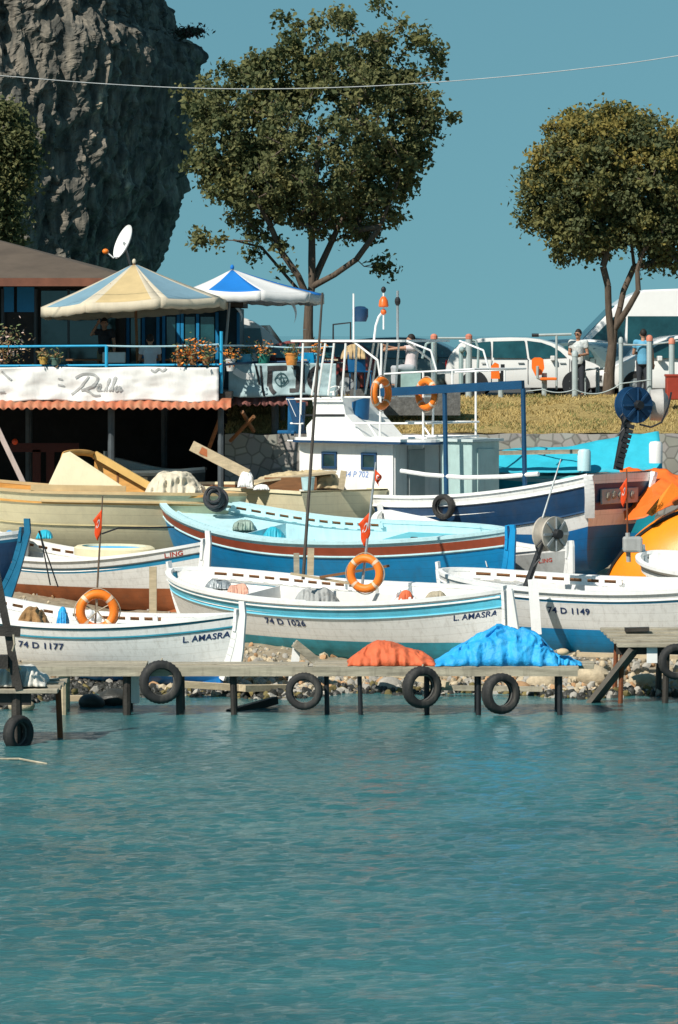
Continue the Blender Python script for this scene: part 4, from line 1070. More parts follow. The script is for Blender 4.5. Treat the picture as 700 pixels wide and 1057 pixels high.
for k,(a,b_) in enumerate((((330,596),(402,584)),((300,592),(372,604)))):
    plank(P(*a,80.8), P(*b_,80.9), .05, .05, PLY2 if k == 0 else WOODP, ['thin brown oar lying in boat 74 D 1026','pale oar lying in boat 74 D 1026'][k], 'oar', 'oar')
# lifebuoys
lifebuoy(100.5, 631, 78.2, .42, 'orange lifebuoy with lashings standing in boat 74 D 1177', rz=.15, spokes=True, band=mat('faded_white_band', (.7,.5,.35), .6))
lifebuoy(377, 592, 80.0, .385, 'orange lifebuoy standing in boat 74 D 1026 against its flagpole', rz=-.35, band=mat('faded_white_band', (.7,.5,.35)))
lifebuoy(393.5, 406, 91.3, .38, 'orange lifebuoy at the left corner of the trawler rails', rz=.98, band=mat('faded_white_band', (.7,.5,.35)))
lifebuoy(440.5, 407, 91.8, .38, 'orange lifebuoy on the trawler rail right of its twin', rz=-.92, band=mat('faded_white_band', (.7,.5,.35)))
# flagpoles
def flagpole(p0, p1, r, label, flags, m=GREYM, extra=None):
    t = thing('flagpole', p1, label, 'flagpole', 'slender poles standing in the boats')
    mb = MB(); mb.tube([p0, p0.lerp(p1,.3), p1], [r*.6, r*.85, r], 7); mb.build('pole', m, t)
    for (f,w_,h_,sg) in flags: flag(p0.lerp(p1,f), w_, h_, '', t, sg)
    return t
flagpole(P(106,512,78.9), P(98,650,78.9), .022, 'thin pole with small red flag rising from the lifebuoy of boat 74 D 1177', [(.10,.22,.40,-1)], m=mat('old_brown_pole', (.13,.09,.06), .7))
fp = flagpole(P(388,477,80.2), P(374,604,80.2), .030, 'pole with two red flags rising from boat 74 D 1026', [(.06,.16,.22,1),(.40,.30,.46,-1)])
flagpole(P(647,484,86.6), P(648,575,86.6), .022, 'thin dark pole with red flag at the right, before the trawler stern', [(.10,.20,.42,-1)], m=RUST)
flagpole(P(333,302,81.3), P(313,598,81.3), .036, 'very long thin dark mast leaning right in front of the trawler wheelhouse', [], m=mat('dark_mast', (.07,.06,.05), .6))
flagpole(P(579,474,81.6), P(556,548,81.4), .022, 'pale rod leaning over the grey net winch', [], m=GREYM)
for p0,p1,lb in ((P(41,548,83.2),P(52,604,83.2),'thin dark stick leaning on the orange bottomed boat, left one'),(P(40,548,83.1),P(60,606,83.1),'thin dark stick leaning on the orange bottomed boat, right one')):
    mb = MB(); mb.tube([p0,p1], .016, 5); single(mb, 'stick', BLACKM, lb, 'stick')
mb = MB(); mb.tube([P(105,551,78.9), P(122,545,79), P(180,544,79.3)], .018, 5); single(mb, 'bent_rod', BLACKM, 'thin dark rod reaching right from the left flagpole', 'rod')
# net winch on boat 74 D 1149
def winch(px, py, Y, r, label, m1, m2, rz, cat='net winch', foot=(548,600), ft=.07):
    c = P(px,py,Y); t = thing('net_winch', P(foot[0],foot[1],Y), label, cat, 'net hauling winches')
    M = Euler((0,0,rz)).to_matrix() 
    mb = MB(); mb.lathe([(0,-.16),(r,-.16),(r,-.12),(r*.5,-.05),(r*.42,0),(r*.5,.05),(r,.12),(r,.16),(0,.16)], c, 'y', 28, M=M); mb.build('drum', m1, t, smooth=True)
    mb = MB()
    for k in range(8):
        a = k*math.pi/4; mb.beam(c+M@V((math.cos(a)*.05,-.18,math.sin(a)*.05)), c+M@V((math.cos(a)*r*.95,-.18,math.sin(a)*r*.95)), .03, .05)
    mb.build('spokes', m2, t)
    mb = MB(); mb.lathe([(.0,-.30),(.09,-.30),(.11,-.2),(.09,.3),(0,.3)], c, 'y', 14, M=M); mb.build('motor', BLACKM, t, smooth=True)
    mb = MB(); mb.tube([c-V((.1,0,0)), P(foot[0],foot[1],Y)], [ft*.8,ft], 8); mb.build('stand', BLACKM, t)
    mb = MB(); a = c+V((-.12,-.2,-.05)); mb.tube([a, a+V((-.18,0,-.2)), a+V((-.1,.02,-.45)), a+V((-.24,0,-.62))], .022, 6)
    mb.build('hydraulic_hose', BLACKM, t); return t
winch(568, 551, 81.4, .36, 'grey spoked net winch on a black stand above boat 74 D 1149', mat('pale_worn_drum', (.42,.38,.32), .6, .25, dirt=.5), GREYM, .7, foot=(543,606))
hw_ = winch(654, 418, 88.4, .40, 'blue net winch on a tall dark arm over the trawler stern', mat('deep_blue_drum', (.008,.045,.115), .4, .2), NAVY, .5, foot=(638,485), ft=.11)
mb = MB(); mb.lathe([(0,0),(.34,.02),(.36,.3),(.2,.42),(0,.44)], P(670,418,88.9), 'x', 24); mb.build('cover', mat('grey_winch_cover', (.45,.43,.40), .6, .15), hw_, smooth=True)
mb = MB(); a = P(660,438,88.3); mb.tube([a, P(672,441,88.3), P(683,436,88.3), P(690,420,88.3), P(693,405,88.4)], .022, 6); mb.build('hose_loop', BLACKM, hw_)
mb = MB()
for k in range(9): mb.box(P(651-1.5*k, 440+5*k, 88.3), (.16,.16,.09), Euler((0,.3,0)).to_matrix())
mb.build('chain_guard', BLACKM, hw_)
# little grey mast head box on the pole at the right
mb = MB(); mb.box(P(653,562,86.3), (.42,.3,.34), bev=.05); mb.tube([P(648,550,86.3),P(649,580,86.3)], .05, 8); single(mb, 'outboard_motor', GREYC, 'small grey box engine under the right hand flag', 'engine')
# turquoise boat behind the trawler
b4 = Boat('fishing_boat', 'turquoise boat under a turquoise tarpaulin in front of the stone wall', 'boat', (470,96.6), (682,94.8), 1.9, 2.2, 1.9, 1.62, 1.75,
    [(0,.12,LCYAN),(.12,.6,mat('turquoise_paint', (.02,.40,.52), .45, .1))], (.3,BLUE2), cap=mat('pale_turquoise_paint', (.18,.60,.62), .5, .1), inner=LCYAN, group=G_SMALL, deckm=LCYAN)
def tent(px0, px1, pyr0, pyr1, pyb, Y, dy, m, label):
    mb = MB()
    def f(u, v):
        x_ = X(px0+(px1-px0)*u, Y); w_ = 2*v-1
        zt_ = Z(pyr0+(pyr1-pyr0)*u, Y)+.06*math.sin(u*9); zb_ = Z(pyb, Y)
        s_ = abs(w_); k = 1-s_**1.3
        return V((x_, Y+dy*w_*.5, zb_+(zt_-zb_)*k+.05*fbm((u*6,v*4,1),3)))
    mb.grid(f, 50, 20)
    return single(mb, 'tarpaulin', m, label, 'tarpaulin', smooth=True, solid=.012)
tent(488, 680, 470, 447, 486, 95.6, 2.4, TQTARP, 'long turquoise tarpaulin pitched over the boat before the stone wall')
mb = MB(); mb.beam(P(490,468,94.2), P(598,466,94.2), .1, .1); single(mb, 'timber', WOODG, 'weathered grey spar lying along the turquoise tarpaulin', 'spar')
for px,lb in ((603,'pale turquoise bollard post on the boat behind the trawler'),(677,'white bollard post right of the turquoise tarpaulin')):
    mb = MB(); mb.lathe([(.16,0),(.16,.45),(.13,.5),(0,.52)], P(px,(486 if px < 650 else 478),94.2), n=14); single(mb, 'bollard', WHITE2 if px > 650 else LCYAN, lb, 'bollard', smooth=True)
# orange tarpaulin sheet and orange float at the right edge
mb = MB()
def orf(u, v):
    x_ = X(640+75*u, 91.5); zt_ = Z(484+4*u, 91.5)
    return V((x_, 91.6-1.6*v+.25*math.sin(u*5+v*3), zt_-v*(Z(484,91.5)-Z(540-30*u,91.5))*(.9+.1*math.sin(u*9))+.12*fbm((u*3,v*3,5),3)))
mb.grid(orf, 40, 30); single(mb, 'tarpaulin', mat('deep_orange_tarpaulin', (.78,.15,.02), .5, .1, bump=.3, bscale=5), 'deep orange tarpaulin draped behind the trawler stern at the right edge', 'tarpaulin', smooth=True, solid=.01)
ORY = mat('bright_orange_gelcoat', (.90,.26,.01), .4, .06, dirt=.12)
rt = thing('lifeboat', V((X(712,89.5),89.5,1.2)), 'bright orange enclosed lifeboat hull partly in view at the right edge', 'lifeboat')
mb = MB()
def hullf(u, v):
    a = math.pi*(v); x_ = X(628,89.5)+4.2*u
    r_ = math.sin(math.pi*min(1,(u*1.6+.02))/2 if u < .62 else math.pi/2)**.55
    return V((x_, 89.8-1.5*r_*math.cos(a), 1.15+2.05*r_*math.sin(a)))
mb.grid(hullf, 40, 28); mb.build('hull', ORY, rt, smooth=True)
mb = MB()
pts = [hullf(u/30, .40)+V((-.02,-.03,.02)) for u in range(0,31)]
mb.tube(pts, .035, 6); mb.build('rubbing_strake', BLACKM, rt)
me = text_mesh('BOSHIRE BELLE', .17, .1, 0) if False else None
sl = thing('orange_awning_flap', P(668,520,89.2), 'bright orange canvas flap with faint white lettering above the lifeboat', 'canvas')
mb = MB(); q = [P(667,530,89.3), P(694,498,89.0), P(704,508,89.0), P(673,533,89.2)]; mb.prism(q, (0,.03,0)); mb.build('canvas', mat('bright_orange_canvas', (.86,.24,.02), .6, .08), sl)
tm = text_mesh('BODRUM BELLE', .15, .1, .001, space=.9); mb = MB(); mb.b.from_mesh(tm)
d_ = (P(699,507,89)-P(673,531,89)).normalized(); up_ = V((-d_.z,0,d_.x))
for v in mb.b.verts: 
    k_ = v.co.copy(); v.co = P(674,530.5,89.15)+d_*k_.x*.66+up_*k_.y*.7+V((0,-.04,0))
mb.build('lettering', TEXTW, sl)
# blue stuff under the trawler stern
plank(P(540,622,86.6), P(612,606,86.6), .3, .25, BLUE, 'blue painted timber cradle under the stern of the trawler', 'cradle', 'cradle')
# small things at the far left
b13 = Boat('fishing_boat', 'small pale grey boat with flat sheer behind the navy one at the far left', 'boat', (-90,91.6), (30,89.4), 1.0, 1.7, 1.45, 1.28, 1.4, [(0,.1,WHITE),(.1,.5,GREYC)], (.3,TEAL), group=G_SMALL, deckm=WHITE)
heap('cloth_cover', 5, 16, 548, 556, 88.4, .4, BLTARP, 'small blue cover on the grey boat at the far left', 'cover', 71, .03)
heap('cloth_cover', 38, 54, 548, 556, 88.0, .5, TQTARP, 'small turquoise cover left of the flagpole with one flag', 'cover', 72, .03)
# ================================================================ restaurant terrace
YT = 96.0
FLZ = Z(404, YT)
def bar(mb, a, b, r, n=8): return mb.tube([a,b], r, n)
rs = thing('restaurant', V((X(60,101),101,5.2)), 'low harbour restaurant with dark brown roof and blue framed dark windows', 'building')
ROOFM = mat('brown_felt_roof', (.10,.075,.055), .85, .2, scale=1.2, dirt=.3)
# hipped roof
mb = MB()
ze = Z(287,98.6); a_ = V((X(-260,98.6),98.6,ze)); b_ = V((X(136,98.6),98.6,ze)); c_ = V((X(150,98.6),112,ze)); d_ = V((X(-260,98.6),112,ze))
r0, r1_ = V((X(-200,104),105,Z(222,105))), V((X(-60,105),105,Z(232,105)))
vs = [mb.v(p) for p in (a_,b_,c_,d_,r0,r1_)]
for q in ((0,1,5,4),(1,2,5),(2,3,4,5),(3,0,4),(3,2,1,0)): mb.f([vs[i] for i in q])
mb.build('roof', ROOFM, rs)
mb = MB(); mb.box(((a_.x+b_.x)/2, 98.58, ze-.10),(b_.x-a_.x,.05,.2)); mb.box((b_.x+.1,105,ze-.10),(.05,12.8,.2)); mb.build('fascia', mat('red_brown_fascia', (.16,.06,.035), .7, .2), rs)
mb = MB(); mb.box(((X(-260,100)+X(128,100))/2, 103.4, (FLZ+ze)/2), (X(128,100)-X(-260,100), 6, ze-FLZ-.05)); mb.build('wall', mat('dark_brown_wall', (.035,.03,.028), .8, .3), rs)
BLF = mat('bright_blue_frame_paint', (.012,.20,.42), .45, .12)
for k in range(8):
    px = -100+34*k
    if px > 122: break
    mb = MB(); bar(mb, (X(px,100),100.36,FLZ), (X(px,100),100.36,ze-.25), .06, 6); mb.build('column', mat('dark_grey_column', (.05,.06,.065), .6), rs)
for (x0,x1,y0,y1,m) in ((1,15,296,322,BLF),(15,36,296,322,BLF),(-60,0,296,350,GLASSD),(40,120,300,378,GLASSD)):
    mb = MB(); mb.box(((X(x0,100)+X(x1,100))/2, 100.34, (Z(y0,100)+Z(y1,100))/2), (X(x1,100)-X(x0,100)-.08, .05, Z(y0,100)-Z(y1,100))); mb.build('window', m, rs)
# flat roofed annex with blue doors
ax = thing('annex', V((X(185,101.5),101.5,5.2)), 'dark glazed annex with bright blue door frames under the parasols', 'building')
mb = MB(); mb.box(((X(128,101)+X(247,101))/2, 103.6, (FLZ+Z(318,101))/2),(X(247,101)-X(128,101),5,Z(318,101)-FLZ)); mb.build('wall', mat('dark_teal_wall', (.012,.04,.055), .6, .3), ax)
mb = MB(); mb.box(((X(126,101)+X(249,101))/2, 103.5, Z(317,101)+.06),(X(249,101)-X(126,101)+.1,5.6,.12)); mb.build('roof', ROOFM, ax)
for px in (132,148,163,169,184,188,204,224,246):
    mb = MB(); mb.box((X(px,101),101.06,(FLZ+Z(322,101))/2),(.075,.06,Z(322,101)-FLZ-.02)); mb.build('door_frame', BLF, ax)
for (x0,x1) in ((133,147),(170,183),(189,203),(205,223)):
    mb = MB(); mb.box(((X(x0,101)+X(x1,101))/2,101.07,(FLZ+Z(326,101))/2),(X(x1,101)-X(x0,101)-.1,.03,Z(326,101)-FLZ-.05)); mb.build('window', GLASST, ax)
# platform
tr = thing('terrace', V((X(115,YT),YT+2,1.5)), 'restaurant terrace on stilts with blue rails and a scalloped red metal edge', 'terrace')
mb = MB(); mb.box(((X(-250,YT)+X(239,YT))/2, YT+3.0, FLZ-.10),(X(239,YT)-X(-250,YT),6.0,.18)); mb.build('floor', WOODD, tr)
mb = MB(); mb.box(((X(239.5,YT)+X(318,YT))/2, YT+4.3, FLZ-.14),(X(318,YT)-X(239.5,YT),4.6,.16)); mb.build('floor', WOODD, tr)
CORR = mat('red_corrugated_metal', (.50,.13,.06), .65, .25, scale=2, col2=(.42,.20,.11), dirt=.35, stretch=(2,1,1))
def corr(x0, x1, yy, z0, z1, out, amp=.035, lam=.20, m=CORR):
    mb = MB(); n = int((x1-x0)/lam*8)
    mb.grid(lambda u,v: V((x0+(x1-x0)*u, yy-out*v+amp*math.sin(2*math.pi*(x1-x0)*u/lam)*1, z0+(z1-z0)*v-amp*.9*math.cos(2*math.pi*(x1-x0)*u/lam)*v)), n, 3)
    return mb.build('corrugated_edge', m, tr, smooth=True, solid=.01)
corr(X(-250,YT), X(239,YT), YT-.05, Z(411,YT), Z(421.5,YT), .45, lam=.22)
corr(X(240,97.9), X(318,97.9), 97.9, Z(408,98), Z(418,98), .3, lam=.2, m=mat('dark_red_corrugated_metal', (.16,.06,.05), .7, .3))
GP = mat('dark_grey_stilt', (.07,.085,.095), .7, .3)
for px, yy, r_ in ((-60,YT+.1,.08),(115,YT+.1,.085),(228,YT+.1,.075),(30,YT+5,.09),(170,YT+5,.09),(284,98.4,.09),(292,100,.06)):
    mb = MB(); bar(mb, (X(px,yy),yy,1.2), (X(px,yy),yy,FLZ-.2), r_); mb.build('stilt', GP, tr)
for a,b in (((228,430),(213,470)),((262,430),(238,455)),((250,425),(262,445))):
    mb = MB(); bar(mb, P(*a,YT+.3), P(*b,YT+1.3), .05, 6); mb.build('brace', PLY2, tr)
BR = mat('sky_blue_rail_paint', (.02,.36,.62), .45, .12, dirt=.15)
for y_ in (357.5, 377):
    mb = MB(); bar(mb, (X(-250,YT),YT,Z(y_+2,YT)), (X(110 if y_ < 360 else 226,YT),YT,Z(y_-.5,YT)), .028); mb.build('rail', BR, tr)
mb = MB(); mb.tube(bez(P(110,357,YT), P(226,355.5,YT), .03), .022, 6); mb.build('rail', mat('pale_blue_rail', (.35,.55,.62), .5), tr)
mb = MB(); mb.tube([P(226,357,YT), P(262,357,98), P(300,359,98), P(345,358,98)], .022, 6); mb.build('rail', mat('pale_blue_rail', (.3,.5,.6)), tr)
mb = MB(); mb.tube([P(226,377,YT), P(262,374,98), P(345,373,98)], .03, 6); mb.build('rail', NAVY, tr)
for px, y0 in ((110,357),(228.5,342),(-30,357)):
    mb = MB(); bar(mb, (X(px,YT),YT-.01,Z(y0,YT)), (X(px,YT),YT-.01,Z(406 if px > 200 else 379,YT)), .04); mb.build('rail_post', BR, tr)
mb = MB(); mb.beam(P(-14,418,94.5), P(25,500,94.5), .10, .12); single(mb, 'timber_pole', mat('pale_pink_timber', (.52,.42,.38), .7, dirt=.3), 'pale slanting timber leaning from the terrace edge at the far left', 'pole')
# under the terrace: back wall coloured near black for deep shade, boxes and beams
mb = MB(); mb.box(((X(-300,103)+X(234,102))/2, 102.9, 3.1),(X(234,102)-X(-300,103),.3,4.2)); single(mb, 'basement_wall', mat('shade_dark_stone_wall', (.012,.012,.012), .9, .4, bump=.8, bscale=6), 'wall coloured dark for the shade at the back of the space below the terrace', 'wall')
mb = MB(); mb.ball(P(15.5,456,96.6), .075, n=12); single(mb, 'mooring_float', mat('red_float_plastic', (.7,.06,.01), .4), 'small round red float hanging in the dark under the terrace', 'float', smooth=True)
mb = MB()
mb.box(P(46,462,99), (1.7,.1,.22)); mb.box(P(38,485,99),(.2,.1,1.0)); mb.box(P(52,485,99.05),(.2,.1,1.0)); single(mb, 'work_bench', mat('dark_red_wood', (.06,.012,.01), .7), 'dark red bench frame under the terrace near the red float', 'bench')
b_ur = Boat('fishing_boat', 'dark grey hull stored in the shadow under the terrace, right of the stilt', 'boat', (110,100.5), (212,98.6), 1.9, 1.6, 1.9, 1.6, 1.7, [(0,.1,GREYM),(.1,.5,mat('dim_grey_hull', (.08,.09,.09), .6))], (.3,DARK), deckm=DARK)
# banners
def banner(name, x0, x1, z0, z1, yy, m, label, seed, sag=.03, parent=None, lower=None):
    def f(u, v):
        x_ = x0+(x1-x0)*u
        w_ = .05*fbm((x_*1.4+seed, v*2.5, 1), 4)+.035*math.sin(x_*9+3*v+seed)*v*.6
        return V((x_, yy-.06+w_-.05*v, z0+(z1-z0)*v+sag*math.sin(x_*2.6+seed)*(1 if v > .5 else .3)+(lower(u)*v if lower else 0)))
    mb = MB(); mb.grid(f, 110, 18); t = single(mb, name, m, label, 'banner', smooth=True, solid=.006, auto=60)
    return t, f
BANW = mat('white_pvc_banner', (.80,.79,.76), .55, .06, dirt=.38, dcol=(.42,.42,.40), bump=.2, bscale=6)
t1, f1 = banner('banner', X(-120,YT-.05), X(226,YT-.05), Z(379,YT), Z(414,YT), YT-.08, BANW, 'long white banner with grey script lettering hung along the terrace', 1.0)
def decal(t, f, x0, x1, z0, z1, polys, m, name='lettering', off=.02):
    """flat ribbons lying on the banner cloth; polys in metres from its left top corner"""
    mb = MB()
    for pts, w_ in polys:
        P2 = []
        for i in range(len(pts)-1):
            a, b = pts[i], pts[i+1]; n = max(1, int(math.hypot(b[0]-a[0], b[1]-a[1])/.05))
            for k in range(n): P2.append((a[0]+(b[0]-a[0])*k/n, a[1]+(b[1]-a[1])*k/n))
        P2.append(pts[-1]); L_, R_ = [], []
        for i, p in enumerate(P2):
            q0, q1 = P2[max(0,i-1)], P2[min(len(P2)-1,i+1)]; dx, dz = q1[0]-q0[0], q1[1]-q0[1]; l_ = math.hypot(dx,dz) or 1
            for s_, arr in ((1,L_),(-1,R_)):
                x_, z_ = p[0]-dz/l_*w_/2*s_, p[1]+dx/l_*w_/2*s_
                c = f((x_-x0)/(x1-x0), (z_-z0)/(z1-z0)); arr.append(mb.v(V((c.x, c.y-off, c.z))))
        for i in range(len(L_)-1): mb.f([L_[i],L_[i+1],R_[i+1],R_[i]])
    o = mb.build(name, m, t, fixn=False); return o
def curve(pts, n=8):
    out = []
    for i in range(len(pts)-1):
        p0, p1, p2, p3 = pts[max(0,i-1)], pts[i], pts[i+1], pts[min(len(pts)-1,i+2)]
        for k in range(n):
            t = k/n
            out.append(tuple(.5*((2*p1[j])+(-p0[j]+p2[j])*t+(2*p0[j]-5*p1[j]+4*p2[j]-p3[j])*t*t+(-p0[j]+3*p1[j]-3*p2[j]+p3[j])*t**3) for j in (0,1)))
    return out+[pts[-1]]
def pxs(l): return [(X(a,YT-.1), Z(b,YT-.1)) for a,b in l]
GRT = mat('grey_script_lettering', (.40,.40,.39), .6, .1)
x0_, x1_, z0_, z1_ = X(-120,YT-.05), X(226,YT-.05), Z(379,YT), Z(414,YT)
decal(t1, f1, x0_, x1_, z0_, z1_, [(curve(pxs([(78,390),(86,386),(96,386),(101,390),(98,396),(90,400),(84,402)])),.06),(curve(pxs([(92,388),(86,396),(79,403),(74,407)])),.05),(curve(pxs([(86,401),(92,403),(98,407),(104,407)])),.05),
   (curve(pxs([(101,402),(104,399),(104,396),(101,398),(101,402),(106,402)])),.035),(curve(pxs([(107,403),(112,396),(114,391),(112,392),(110,403)])),.035),(curve(pxs([(113,403),(118,395),(120,390),(118,391),(116,403)])),.05),
   (curve(pxs([(122,398),(119,401),(121,403),(124,399),(124,403),(127,402)])),.05)], GRT)
decal(t1, f1, x0_, x1_, z0_, z1_, [(curve(pxs([(156,382),(160,384),(164,381),(168,383),(172,380)])),.05),(curve(pxs([(2,383),(6,387),(12,392)])),.05),(pxs([(0,404),(6,404)]),.05),(pxs([(60,391),(65,392)]),.04),(pxs([(60,398),(67,399)]),.04)], GRT, 'scribble')
BANG = mat('grey_green_banner', (.34,.46,.48), .6, .1, dirt=.4, dcol=(.12,.18,.2), bump=.2, bscale=6)
X2a, X2b, Z2a, Z2b = X(236,97.7), X(347,97.7), Z(375,97.7), Z(409,97.7)
t2, f2 = banner('banner', X2a, X2b, Z2a, Z2b, 97.75, BANG, 'grey green banner with black strokes hung right of the blue post', 4.0)
def px2(l): return [(X(a,97.7), Z(b,97.7)) for a,b in l]
decal(t2, f2, X2a, X2b, Z2a, Z2b, [(px2([(276,380),(296,380)]),.12),(px2([(279,380),(278,398)]),.12),(curve(px2([(278,392),(280,401),(284,406)])),.10),(px2([(303,380),(308,380),(307,404),(299,404)]),.10),(px2([(269,377),(271,400),(273,408)]),.05),(px2([(264,377),(268,396)]),.05),
   (curve(px2([(330,378),(322,384),(320,396),(328,406)])),.12),(px2([(313,377),(313,406)]),.08)], TEXTK)
decal(t2, f2, X2a, X2b, Z2a, Z2b, [(curve(px2([(288,386),(284,392),(288,398),(293,398),(297,392),(293,386),(288,386)])),.03),(curve(px2([(288,392),(291,389),(293,394),(290,396)])),.03),(px2([(290,384),(290,400)]),.02),(px2([(285,390),(296,390)]),.02)], mat('dark_teal_emblem', (.03,.09,.1), .6), 'emblem')
decal(t2, f2, X2a, X2b, Z2a, Z2b, [(curve(px2([(242,382),(248,386),(254,388),(262,388)])),.16)], TEXTW, 'white_swoosh')
# ---- parasols
def parasol(name, apex, c_px, r, zrim, drop, label, mats, Y, tilt=(0,0), val=.20, polepx=None, rot=0, cap=True, polebot=None):
    ap = P(apex[0], apex[1], Y); zr_ = Z(zrim, Y); c = V((X(c_px,Y), Y, zr_))
    t = thing(name, V((X(polepx or apex[0],Y), Y, FLZ)), label, 'parasol', 'parasols shading the terrace')
    Mt = Euler((tilt[0], tilt[1], 0)).to_matrix(); hh = ap.z-zr_
    n = 8
    def rim(a, rr, dz=0): return c+Mt@V((math.cos(a)*rr, math.sin(a)*rr, dz))
    top = c+Mt@V((0,0,hh)); top = V((top.x*.3+ap.x*.7, top.y, top.z))
    mb = MB()
    for k in range(n):
        a0 = rot+2*math.pi*k/n; a1 = rot+2*math.pi*(k+1)/n
        def f(u, v, a0=a0, a1=a1):
            e = rim(a0,r).lerp(rim(a1,r), v); p = top.lerp(e, .04+.96*u); p.z -= .07*math.sin(math.pi*v)*u*(1-.4*u)+.03*math.sin(math.pi*u)
            return p
        g = mb.grid(f, 10, 8)
        for i in range(10):
            for j in range(8):
                pass
    # material by panel
    mb.b.faces.ensure_lookup_table()
    for i, fc in enumerate(mb.b.faces):
        k = i//80; row = (i % 80)//8; col = i % 8
        fc.material_index = (2 if (col in (0,7) and mats[3]) else (k % 2)) if row > 1 or not mats[4] else (1-(k % 2))
    can = mb.build('canopy', mats[:3], t, smooth=True, auto=30, solid=.006)
    mb = MB()
    for k in range(n):
        a0 = rot+2*math.pi*k/n; a1 = rot+2*math.pi*(k+1)/n
        mb.grid(lambda u,v: rim(a0,r+.004).lerp(rim(a1,r+.004), u)+V((0,0,-val*v-.042*math.sin(math.pi*u)+.015*math.sin(u*40)*v)), 10, 2)
    mb.build('valance', mats[2], t, smooth=True, solid=.006)
    if cap:
        mb = MB()
        for k in range(n):
            a0 = rot+2*math.pi*k/n; a1 = rot+2*math.pi*(k+1)/n
            mb.f([mb.v(top+V((0,0,.07))), mb.v(top.lerp(rim(a0,r),.16)+V((0,0,.05))), mb.v(top.lerp(rim(a1,r),.16)+V((0,0,.05)))], mi=k%2)
        mb.build('vent_cap', [mats[2],mats[0]], t, solid=.006)
    mb = MB(); mb.ball(top+V((0,0,.05)), .05, sc=(1,1,1.4)); mb.build('finial', mats[5], t, smooth=True)
    mb = MB(); bp_ = V((X(polepx or apex[0],Y), Y, FLZ)); bar(mb, bp_, top, .035); mb.build('pole', mats[6], t)
    hub = bp_.lerp(top, .72)
    for k in range(n):
        a = rot+2*math.pi*k/n
        mb = MB(); bar(mb, top+V((0,0,-.06)), rim(a, r*.97, -.05), .013, 5); bar(mb, hub, top.lerp(rim(a,r,-.05),.5), .011, 5); mb.build('rib', mats[6], t)
    return t
CRM = mat('cream_canvas_cover', (.66,.58,.44), .85, .06, trans=.15, dirt=.15); TANP = mat('tan_parasol_cloth', (.62,.47,.24), .85, .08, trans=.15); GBP = mat('grey_blue_parasol_cloth', (.20,.34,.42), .85, .08, trans=.15)
parasol('parasol', (139,272), 139.5, 2.36, 313, 0, 'cream, tan and grey blue octagonal parasol, the larger one on the left', [TANP, GBP, CRM, True, False, CRM, PLY2], 97.8, tilt=(-.03,-.055), polepx=143, rot=R(-117), val=.24, cap=False)
WP = mat('white_parasol_cloth', (.78,.78,.77), .8, .04, trans=.2); BP_ = mat('vivid_blue_parasol_cloth', (.01,.20,.62), .8, .06, trans=.15)
parasol('parasol', (230,278), 262, 1.76, 302, 0, 'white and vivid blue parasol tilted right beside the tree trunk', [BP_, WP, WP, False, False, BP_, GREYM], 99.6, tilt=(-.02,.02), polepx=229, rot=R(-128), val=.24, cap=False)
for k,(a,b,c_) in enumerate((((300,313),(305,318),(303,334)),((243,318),(250,322),(248,333)))):
    mb = MB(); mb.grid(lambda u,v: P(a[0]+(c_[0]-a[0])*u+4*v*(1-u)+3*math.sin(u*3), a[1]+(c_[1]-a[1])*u, 98.6), 8, 2); single(mb, 'parasol_flap', WP, ['loose white flap hanging from the right rim of the white and blue parasol','loose white flap hanging from the middle of the white and blue parasol'][k], 'flap', solid=.01)
# satellite dish
t = thing('satellite_dish', P(122,268,102.0), 'white satellite dish with an orange tipped arm on the roof', 'satellite dish')
c = P(128,250,101.8); Md = Euler((R(68),0,R(-66))).to_matrix()
mb = MB(); mb.lathe([(0,-.08),(.2,-.065),(.38,-.02),(.46,.03),(.46,.045),(.38,0),(.2,-.045),(0,-.06)], c, n=32, M=Md); mb.build('reflector', WHITE2, t, smooth=True)
mb = MB(); mb.tube([c+Md@V((0,-.4,0)), P(117,266,101.2), P(110,260,101.2)], .018, 6); mb.build('feed_arm', WHITE2, t)
mb = MB(); mb.ball(P(109,259.5,101.2), .07, sc=(1.2,1,1)); mb.build('feed_horn', ORANGE, t, smooth=True)
mb = MB(); bar(mb, c, P(135,275,102.2), .03); mb.build('mast', GREYM, t)
# flower boxes, pots
FLM = [mat('orange_flower_petals', (.72,.22,.03), .7, .2), mat('dusty_leaves', (.10,.13,.05), .8, .4), mat('pale_petals', (.7,.5,.42), .7, .2), mat('dried_leaves', (.24,.15,.07), .9, .3)]
def foliage(mb, c, r, n, mis, lf=.05, sc=(1,1,1)):
    for i in range(n):
        d = V((random.gauss(0,.5)*sc[0], random.gauss(0,.5)*sc[1], random.gauss(0,.5)*sc[2]))*r
        p = V(c)+d; a = V((random.gauss(0,1),random.gauss(0,1),random.gauss(0,1))).normalized(); b = a.orthogonal().normalized()
        l_ = lf*random.uniform(.6,1.3)
        mb.f([mb.v(p-a*l_), mb.v(p+b*l_*.45), mb.v(p+a*l_), mb.v(p-b*l_*.45)], mi=random.choice(mis))
def pot(px, py, Y, r, h, m, label, mis, n=140, fr=.22, nm='flower_pot'):
    c = P(px,py,Y); t = thing(nm, c-V((0,0,h)), label, 'flower pot', 'potted plants along the terrace rail')
    mb = MB(); mb.lathe([(r*.75,-h),(r,0),(r*1.08,0),(r*1.08,.04),(r*.95,.04),(r*.9,-.03),(0,-.03)], c, n=16); mb.build('pot', m, t, smooth=True, auto=30)
    mb = MB(); foliage(mb, c+V((0,0,fr*.5)), fr, n, mis); mb.build('plant', FLM, t, fixn=False)
pot(186,372,YT-.0,.09,.14,PLY2,'small pot of orange flowers on the rail, leftmost of the flower row',[0,1,1,3])
pot(199,370,YT,.10,.16,PLY2,'bushy pot with many orange blooms left of the blue post',[0,0,1,3],220,.3)
